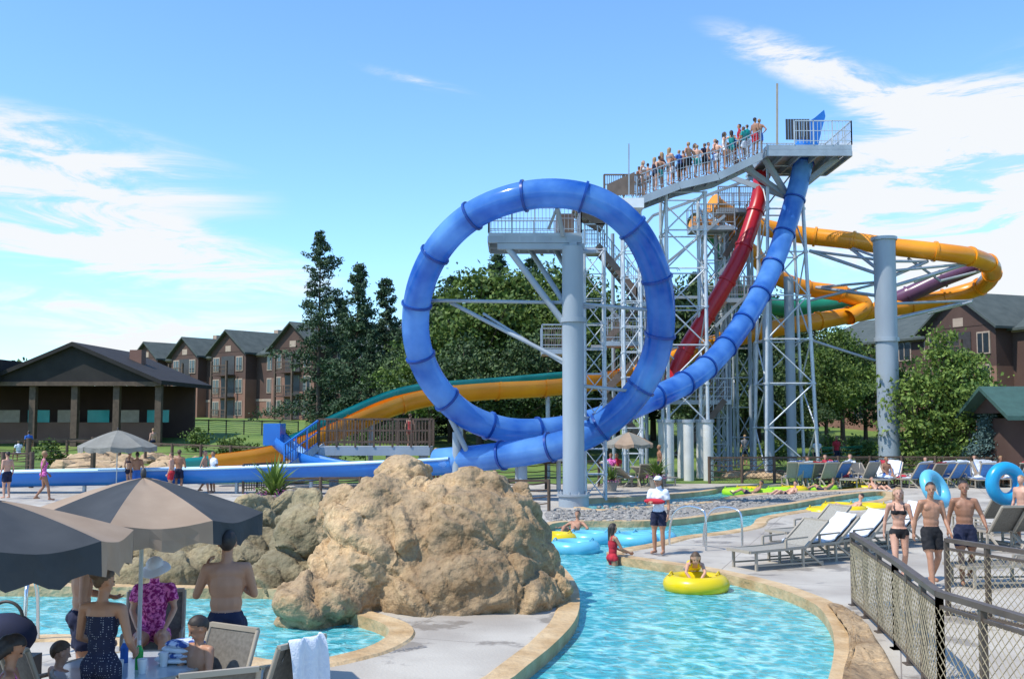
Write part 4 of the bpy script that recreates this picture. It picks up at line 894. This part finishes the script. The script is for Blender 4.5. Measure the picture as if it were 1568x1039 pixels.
# ------------------------------------------------------------------ furniture
def lounger_mesh(name,loc,rz,fab,towel=None,back=38):
    mb=MB(name); w=.33; a=math.radians(back); hb=V(0,.45,.38); tb_=V(0,.45+.78*math.cos(a),.38+.78*math.sin(a))
    for s in(-1,1):
        x=s*w; mb.bar((x,-.95,.36),(x,.45,.38),.045,.05,tanfr); mb.bar(hb+V(x,0,0),tb_+V(x,0,0),.045,.05,tanfr)
        for y in(-.8,.38): mb.bar((x,y,0),(x,y,.37),.045,.045,tanfr)
        mb.bar((x,.9,.0),(x,.42,.34),.04,.04,tanfr); mb.bar((x,-.8,.1),(x,.9,.08),.03,.03,tanfr)
        mb.bar((x,-.05,.56),(x,.5,.58),.05,.03,tanfr); mb.bar((x,-.05,.38),(x,-.05,.56),.04,.04,tanfr)
    mb.bar((-w,-.95,.36),(w,-.95,.36),.05,.05,tanfr); mb.bar(tb_+V(-w,0,0),tb_+V(w,0,0),.05,.05,tanfr); mb.bar((-w,.9,.04),(w,.9,.04),.04,.04,tanfr)
    def slab(p,q,t,m,ww=w-.03,sg=-.02,rough=0):
        n=8;vs=[];kk=5
        for i in range(n+1):
            for c_ in range(kk):
                c=p.lerp(q,i/n)+V(-ww+2*ww*c_/(kk-1),0,sg*math.sin(math.pi*i/n)); c.z+=rough*noise.noise(c*9+V(px_seed,0,0)); vs.append(c)
        K=len(vs); vs+=[v+V(0,0,t) for v in vs]; fs=[]
        for i in range(n):
            for c_ in range(kk-1):
                a_=i*kk+c_; fs+=[(a_,a_+1,a_+kk+1,a_+kk),(K+a_,K+a_+kk,K+a_+kk+1,K+a_+1)]
            fs+=[(i*kk,(i+1)*kk,K+(i+1)*kk,K+i*kk),(i*kk+kk-1,K+i*kk+kk-1,K+(i+1)*kk+kk-1,(i+1)*kk+kk-1)]
        for c_ in range(kk-1): fs+=[(c_,K+c_,K+c_+1,c_+1),(n*kk+c_,n*kk+c_+1,K+n*kk+c_+1,K+n*kk+c_)]
        mb.add(vs,fs,m,False)
    px_seed=abs(loc[0])
    slab(V(0,-.93,.375),V(0,.44,.385),.015,fab); slab(hb+V(0,.01,.01),tb_,.015,fab)
    if towel:
        slab(V(0,-.5,.41),V(0,.42,.42),.035,towel,.27,rough=.05); slab(V(0,.43,.43),tb_+V(0,-.02,.04),.035,towel,.27,rough=.05)
        mb.ell((.05,-.3,.45),(.2,.16,.07),towel,10,6)
    return mb.build(loc=loc,rz=rz)
l0=lounger_mesh('lounge_chair',at(1185,20.8),math.radians(-62),slingW)
l1=lounger_mesh('lounge_chair',at(1236,21.6),math.radians(-62),sling,towelW)
for px,Y,t in((1288,22.4,l1),(1318,23.6,l0),(1350,24.6,l1),(1232,24.2,l0)): inst(t,'lounge_chair',at(px,Y),math.radians(-62+R.uniform(-5,5)))
lB=lounger_mesh('lounge_chair',at(1510,24),math.radians(-170),sling,None,50); inst(lB,'lounge_chair',at(1545,24),math.radians(-168)); inst(lB,'lounge_chair',at(1530,18.5),math.radians(-80)); inst(lB,'lounge_chair',at(1500,27),math.radians(-170))
lC=lounger_mesh('lounge_chair',at(1225,45),math.radians(180),slingB,towelW,55)
lD=lounger_mesh('lounge_chair',at(1243,45),math.radians(175),sling,towelR,55)
lE=lounger_mesh('lounge_chair',at(1212,45),math.radians(175),slingW,towelB,60)
for i in range(24):
    px=1256+i*14.5; inst(R.choice([lC,l1,lD,lE,lC,lB]),'lounge_chair',at(px,45+R.uniform(-.8,.5)),math.radians(R.choice([0,180])+R.uniform(-40,40)))
for px in(950,968,985,1003): inst(R.choice([lB,lC,l0]),'lounge_chair',at(px,45),math.radians(150+R.uniform(-40,40)))
def umbrella(name,base,ztop,zrim,r,mats,val=.2,rot=0,n=8):
    mb=MB(name); b=Vector(base); mb.part('pole'); mb.cyl(V(b.x,b.y,0),V(b.x,b.y,ztop-.05),.022,wsteel,n=10); mb.cyl(V(b.x,b.y,0),V(b.x,b.y,.09),.25,darkm,n=16); mb.ell((b.x,b.y,ztop+.04),(.03,.03,.06),darkm)
    mb.part('canopy'); sub=8; K=8
    for i in range(n):
        rows=[]
        for k in range(K+1):
            t=k/K; row=[]
            for q in range(sub+1):
                f=q/sub; a=rot+2*math.pi*(i+f)/n; ch=math.cos(math.pi/n)/math.cos(math.pi*(f*2-1)/n); rr=r*t*(ch*.96+.04)
                sag=-.055*math.sin(math.pi*f)*t+.012*math.sin(math.pi*f)*noise.noise(V(rr*3,a*3,i))*1.5
                row.append(V(b.x+rr*math.cos(a),b.y+rr*math.sin(a),ztop-(ztop-zrim)*(t**1.25)+sag))
            rows.append(row)
        last=rows[-1]
        for vv in(.5,1): rows.append([p+V((p.x-b.x)*.02*math.sin(j*1.9+i)*vv,(p.y-b.y)*.02*math.sin(j*1.9+i)*vv,-val*vv*(1+.15*math.sin(j*1.7+i))) for j,p in enumerate(last)])
        vs=[p for r_ in rows for p in r_]; m=sub+1
        mb.add(vs,[(k*m+q,k*m+q+1,(k+1)*m+q+1,(k+1)*m+q) for k in range(K) for q in range(sub)],mats[i%len(mats)],True)
        mb.add(vs,[(k*m+q,k*m+q+1,(k+1)*m+q+1,(k+1)*m+q) for k in(K,K+1) for q in range(sub)],mats[i%len(mats)],False)
    mb.part('ribs')
    for i in range(n):
        a=rot+2*math.pi*i/n; e=V(b.x+r*.97*math.cos(a),b.y+r*.97*math.sin(a),zrim-.03); mb.cyl(V(b.x,b.y,ztop-.08),e,.01,darkm,n=5); mb.cyl(V(b.x,b.y,ztop-.65),V(b.x,b.y,0)+V(r*.5*math.cos(a),r*.5*math.sin(a),(ztop+zrim)/2-.03),.008,darkm,n=5)
    return mb.build()
umbrella('patio_umbrella',at(222,10.7),2.30,1.94,1.20,[umbT,umbK],.2,.1)
umbrella('patio_umbrella',at(-5,8.3),2.26,1.98,1.05,[umbK,umbT],.24,.45)
umbrella('patio_umbrella',at(181,40),2.45,1.85,1.45,[umbG],.18,.2); umbrella('patio_umbrella',at(962,46),2.3,1.8,1.1,[umbG,umbT],.15,.1)
mb=MB('patio_table'); tp=at(208,9.3)
mb.part('top'); mb.cyl(tp+UP*.72,tp+UP*.745,.62,M('frosted_glass',(.45,.5,.52),.12,var=.1),n=40); mb.torus(tp+UP*.735,.62,.02,tanfr,40,8)
mb.part('legs')
for i in range(4): a=.6+i*math.pi/2; mb.cyl(tp+V(.5*math.cos(a),.5*math.sin(a),0),tp+V(.4*math.cos(a),.4*math.sin(a),.72),.02,tanfr)
mb.build()
def bottle(p,m,h=.24,r=.035):
    mb=MB('drink_bottle'); mb.cyl(p,p+UP*h*.65,r,m,n=12); mb.cyl(p+UP*h*.65,p+UP*h*.85,r,m,r*.4,n=12); mb.cyl(p+UP*h*.85,p+UP*h,r*.42,white,n=10); mb.build()
bottle(tp+V(.12,-.1,.746),M('green_plastic',(.02,.35,.06),.25)); bottle(tp+V(-.1,.15,.746),bluec,.2)
for dx,dy in((.3,.0),(.2,-.25),(.02,-.3),(-.3,-.1)):
    mb=MB('plastic_cup'); p=tp+V(dx,dy,.746); mb.cyl(p,p+UP*.12,.03,white,.042,n=12); mb.build()
mb=MB('folded_towel'); p=tp+V(.38,.15,.75)
for i in range(4): mb.ell(p+V(.02*i,0,.03+.045*i),(.21-.01*i,.15,.035),towelB if i%2 else towelW,14,6)
mb.build()
mb=MB('beach_bag'); p=at(20,9.6); mb.ell(p+UP*.95,(.28,.2,.2),navy,14,10); mb.torus(p+UP*1.1,.15,.015,darkm,B=(V(1,0,0),UP,V(0,1,0))); mb.box(p+UP*.38,(.5,.4,.75),darkm); mb.build()
def chair(loc,rz,towel=False):
    mb=MB('patio_chair'); w=.29
    for s in(-1,1):
        x=s*w; mb.tube(cr([(x,.28,0),(x,.26,.62),(x,.1,.66),(x,-.25,.64)],5),.02,tanfr,n=6); mb.bar((x,-.3,0),(x,-.22,.45),.035,.035,tanfr)
        mb.tube(cr([(x,.27,.42),(x,-.2,.43),(x,-.3,.7),(x,-.42,1.02)],5),.022,tanfr,n=6)
    mb.bar((-w,-.42,1.02),(w,-.42,1.02),.04,.04,tanfr); mb.bar((-w,.27,.42),(w,.27,.42),.035,.035,tanfr)
    pr=cr([V(0,.26,.43),V(0,-.18,.41),V(0,-.26,.6),V(0,-.41,1.0)],5); vs=[]
    for p in pr: vs+=[p+V(-w+.02,0,0),p+V(w-.02,0,0)]
    mb.add(vs,[(2*i,2*i+1,2*i+3,2*i+2) for i in range(len(pr)-1)],sling,True)
    if towel:
        pr=cr([V(0,-.2,.66),V(0,-.36,.95),V(0,-.43,1.06),V(0,-.48,.95),V(0,-.5,.45),V(0,-.49,.2)],5); vs=[];n=11
        for i,p in enumerate(pr):
            for k in range(n): f=k/(n-1); vs.append(p+V(-.2+.42*f,-.03*math.sin(f*14+i*.35)-.02,.02*math.sin(f*7)*(i/len(pr))))
        mb.add(vs,[(i*n+k,i*n+k+1,(i+1)*n+k+1,(i+1)*n+k) for i in range(len(pr)-1) for k in range(n-1)],towelW,True)
    return mb.build(loc=loc,rz=rz)
chair(at(330,8.3),math.radians(25)); chair(at(412,9.2),math.radians(60),True); chair(at(243,11.2),math.radians(-165)); chair(at(312,9.25),math.radians(150)); chair(at(30,8.4),math.radians(-70)); chair(at(103,9.15),math.radians(-40))
def hrail(name,path,r=.025): mb=MB(name); mb.tube(cr(path,6),r,chrome,n=10,cap=True); mb.build()
for dx in(0,.75):
    a=G(1045,842)+V(dx,-.25*dx,0); hrail('pool_handrail',[a+V(-.15,.9,-.6),a+V(-.15,.85,.35),a+V(-.05,.7,.75),a+V(.15,.4,.92),a+V(.42,.0,.9),a+V(.5,-.1,.7),a+V(.5,-.12,0)])
for px in(20,100): a=at(px,13.2); hrail('pool_handrail',[a+V(.1,.7,-.5),a+V(.1,.65,.5),a+V(.15,.4,.85),a+V(.3,-.1,.85),a+V(.33,-.2,.6),a+V(.33,-.22,0)])
def ring(name,p,mat,Ro=.42,r=.165,B=None):
    mb=MB(name); mb.torus(p,Ro,r,mat,36,14,B)
    if B is None:
        for s in(-1,1): mb.tube(cr([p+V(s*Ro-.08,-.1,r),p+V(s*Ro-.02,0,r+.05),p+V(s*Ro+.02,.1,r)],4),.015,mat,n=6)
        mb.ell(p-UP*.08,(Ro,Ro,.02),mat,16,6)
    mb.build()
ring('yellow_inner_tube',tubeY+UP*.06,yel,.42,.17)
for px,py,m in((975,826,lbl),(880,838,lbl),(848,826,yel),(1300,781,yel),(1335,778,yel),(1168,755,lime),(1146,751,yel),(1194,752,lime),(1330,748,yel),(1285,777,yel),(905,824,lbl),(1128,753,lime),(1215,750,yel),(1262,748,lime),(1308,744,yel),(1262,784,yel),(1000,824,lbl)):
    ring('inner_tube',G(px,py,-.05),m,.42,.17)
Bt=(V(.98,.2,0),UP,V(.2,-.98,0)); ring('blue_inner_tube',W(1540,740,24.5),cyanv,.36,.15,Bt); ring('inner_tube',W(1432,748,25.5),lbl,.36,.14,(V(.6,.7,.3).normalized(),V(-.5,.1,.85).normalized(),V(.6,-.75,.4).normalized()))
# ------------------------------------------------------------------ stair / bridge left of loop
mb=MB('wooden_bridge'); Y=43.5
a=W(487,684,Y);b=W(658,684,Y); mb.part('deck'); deckbox(mb,a,b,2,.35,psteel)
for px in(515,600,650): p=XD(px,Y+1); mb.cyl(V(p.x,Y+.6,0),V(p.x,Y+.6,a.z-.3),.2,psteel,n=10)
mb.part('railing'); rail(mb,[a,b],1.15,woodp,.8,.13,w=.08); rail(mb,[a+V(0,2,0),b+V(0,2,0)],1.15,woodp,.8,.13,w=.08)
mb.part('stairs'); c=W(435,722,Y-1)
mb.bar(a,c,.08,.3,psteel); mb.bar(a+V(0,1.6,0),c+V(0,1.6,0),.08,.3,psteel)
for i in range(8): q=a.lerp(c,(i+.5)/8); mb.box(q+V(0,.8,0),(.3,1.6,.05),steel)
rail(mb,[a,c],1.1,bluefl,.7,.13,w=.07,bm=woodp)
d=W(372,742,Y-3); d.z=.02; mb.part('ramp'); rail(mb,[V(c.x,c.y,0.02),d],1.1,woodp,.7,.13,w=.07)
mb.build()
mb=MB('start_platform')
for px in(790,815,840,858):
    p=W(px,640,42); mb.box(V(p.x,42,2.2),(.55,.5,1.3),teal if px==815 else white)
mb.box(V(W(822,640,42).x,42,1.3),(2.4,1.5,.15),steel)
for px in(792,855): p=XD(px,42); mb.cyl(p,p+UP*1.3,.09,steel)
mb.build()
def planter(px,Y,s=1):
    mb=MB('flower_planter'); p=at(px,Y); mb.cyl(p,p+UP*.55*s,.28*s,pot,.40*s,n=18); mb.torus(p+UP*.55*s,.39*s,.04*s,pot,20,8)
    rs=np.random.RandomState(int(px))
    for i in range(90):
        a=rs.random()*6.28; e=rs.uniform(.1,1.4); L=rs.uniform(.7,1.3)*s; t=p+UP*.55*s; q=t+V(math.cos(a)*math.cos(e),math.sin(a)*math.cos(e),math.sin(e))*L; sd=V(-math.sin(a),math.cos(a),0)*.035*s; m=t.lerp(q,.5)+UP*.08
        mb.add([t-sd,t+sd,m+sd,m-sd,q-UP*.12],[(0,1,2,3),(3,2,4)],leafY)
    q=leaves(np.array(p+UP*.6*s),(.25*s,.25*s,.06),160,.04*s,rs); mb.add(q.reshape(-1,3).tolist(),[(4*i,4*i+1,4*i+2,4*i+3) for i in range(160)],pinkf)
    mb.build()
planter(420,31,1.15); planter(1005,43,.9); planter(935,42,.7)
mb=MB('boulder_border')
for i in range(150):
    t=R.random(); px=90+350*t; Y=R.uniform(55,66)-8*t; p=XD(px,Y); r=R.uniform(.25,.7); c=V(p.x,Y,terr(p.x,Y)+r*.2); k0=len(mb.cur['v']); mb.ell(c,(r*1.3,r,r*.6),bould,9,7,sm=False)
    for k in range(k0,len(mb.cur['v'])):
        q=Vector(mb.cur['v'][k]); mb.cur['v'][k]=tuple(c+(q-c)*(1+.55*noise.noise(q*2.2)))
mb.build()
mb=MB('boulder_border')
for i in range(40):
    px=R.uniform(1100,1640); Y=R.uniform(49,54); p=XD(px,Y); r=R.uniform(.2,.45); c=V(p.x,Y,terr(p.x,Y)+r*.2); mb.ell(c,(r*1.3,r,r*.6),bould,8,6,sm=False)
mb.build()
cu=bpy.data.curves.new('no_diving_marking','FONT'); cu.body='NO DIVING'; cu.size=.17; cu.align_x='CENTER'
dm=bpy.data.objects.new('no_diving_marking',cu); COL.objects.link(dm); g=G(610,998); dm.location=(g.x,g.y,.0085); dm.rotation_euler[2]=math.radians(38); cu.materials.append(greyc)
# ------------------------------------------------------------------ light, sky, camera
SE=math.radians(56); saz=(-.88,-.47)
n_=math.hypot(*saz); sd=V(saz[0]/n_*math.cos(SE),saz[1]/n_*math.cos(SE),math.sin(SE))
sl=bpy.data.lights.new('sun','SUN'); sl.energy=5.0; sl.angle=math.radians(.5); sl.color=(1,.95,.86)
so=bpy.data.objects.new('sun',sl); COL.objects.link(so); so.rotation_euler=(-sd).to_track_quat('-Z','Y').to_euler(); so.location=(-20,-10,40)
wd=bpy.data.worlds.new('World'); scene.world=wd; wd.use_nodes=True; nt=wd.node_tree; L=nt.links.new
bg=nt.nodes['Background']; sk=nd(nt,'ShaderNodeTexSky'); sk.sky_type='NISHITA'; sk.sun_disc=False; sk.sun_elevation=SE; sk.sun_rotation=math.atan2(saz[0],saz[1]); sk.ozone_density=2.5; sk.dust_density=.2; sk.air_density=1.0
bg.inputs['Strength'].default_value=.15
tc=nd(nt,'ShaderNodeTexCoord'); sx=nd(nt,'ShaderNodeSeparateXYZ'); L(tc.outputs['Generated'],sx.inputs[0])
az=nd(nt,'ShaderNodeMath',operation='ARCTAN2'); L(sx.outputs[0],az.inputs[0]); L(sx.outputs[1],az.inputs[1])
el=nd(nt,'ShaderNodeMath',operation='ARCSINE'); L(sx.outputs[2],el.inputs[0])
cv=nd(nt,'ShaderNodeCombineXYZ'); L(az.outputs[0],cv.inputs[0]); L(el.outputs[0],cv.inputs[1])
def azel(px,py):
    d=(W(px,py,100)-V(0,0,CH)).normalized(); return math.atan2(d.x,d.y),math.asin(d.z)
tot=None
for px,py,rx,ry,rot,st in((110,250,330,80,-8,.85),(210,385,350,62,-7,1.1),(30,330,280,70,-5,.7),(120,470,350,45,0,.55),(330,505,330,30,2,.5),(1480,300,300,170,-5,1.3),(1300,125,270,42,-24,.9),(1520,190,220,70,-12,1.1),(1560,430,260,90,0,.9),(1290,330,160,90,0,.5),(180,525,140,22,0,.8),(640,125,130,14,-12,.3),(1700,300,300,250,0,1.1)):
    a,e=azel(px,py); mp=nd(nt,'ShaderNodeMapping',vector_type='TEXTURE'); mp.inputs['Location'].default_value=(a,e,0); mp.inputs['Rotation'].default_value=(0,0,math.radians(rot)); mp.inputs['Scale'].default_value=(rx/1600,ry/1600,1)
    L(cv.outputs[0],mp.inputs[0]); gr=nd(nt,'ShaderNodeTexGradient',gradient_type='SPHERICAL'); L(mp.outputs[0],gr.inputs[0])
    mm=nd(nt,'ShaderNodeMath',operation='MULTIPLY_ADD'); L(gr.outputs['Fac'],mm.inputs[0]); mm.inputs[1].default_value=st*1.3
    if tot: L(tot.outputs[0],mm.inputs[2])
    else: mm.inputs[2].default_value=0
    tot=mm
m1=nd(nt,'ShaderNodeMapping'); m1.inputs['Scale'].default_value=(5,26,1); m1.inputs['Rotation'].default_value=(0,0,math.radians(9)); L(cv.outputs[0],m1.inputs[0])
n1=nd(nt,'ShaderNodeTexNoise'); n1.inputs['Scale'].default_value=1.3; n1.inputs['Detail'].default_value=9; n1.inputs['Roughness'].default_value=.66; n1.inputs['Distortion'].default_value=.7; L(m1.outputs[0],n1.inputs['Vector'])
nm=nd(nt,'ShaderNodeMapRange',interpolation_type='SMOOTHSTEP'); nm.inputs[1].default_value=.34; nm.inputs[2].default_value=.66; L(n1.outputs['Fac'],nm.inputs[0])
ad=nd(nt,'ShaderNodeMath',operation='MULTIPLY_ADD'); L(nm.outputs[0],ad.inputs[0]); ad.inputs[1].default_value=1.7; ad.inputs[2].default_value=.12
ml=nd(nt,'ShaderNodeMath',operation='MULTIPLY'); L(tot.outputs[0],ml.inputs[0]); L(ad.outputs[0],ml.inputs[1])
mr=nd(nt,'ShaderNodeMapRange',interpolation_type='SMOOTHSTEP'); mr.inputs[1].default_value=.02; mr.inputs[2].default_value=.95; mr.inputs[4].default_value=.97; L(ml.outputs[0],mr.inputs[0])
mx=nd(nt,'ShaderNodeMix',data_type='RGBA'); L(mr.outputs[0],mx.inputs[0]); mx.inputs[7].default_value=(6.2,6.35,6.5,1)
tint=nd(nt,'ShaderNodeMix',data_type='RGBA',blend_type='MULTIPLY'); tint.inputs[0].default_value=1; tint.inputs[7].default_value=(1.15,1.52,1.82,1); L(sk.outputs[0],tint.inputs[6]); L(tint.outputs[2],mx.inputs[6])
L(mx.outputs[2],bg.inputs['Color'])
cam=bpy.data.cameras.new('camera'); co=bpy.data.objects.new('camera',cam); COL.objects.link(co); co.location=(0,0,CH); co.rotation_euler=(math.pi/2+PITCH,0,0)
cam.sensor_width=36; cam.lens=36*F/1568; cam.clip_end=5000; scene.camera=co
scene.view_settings.view_transform='Standard'; scene.view_settings.look='None'; scene.view_settings.exposure=0
print('DONE',len(bpy.data.objects))
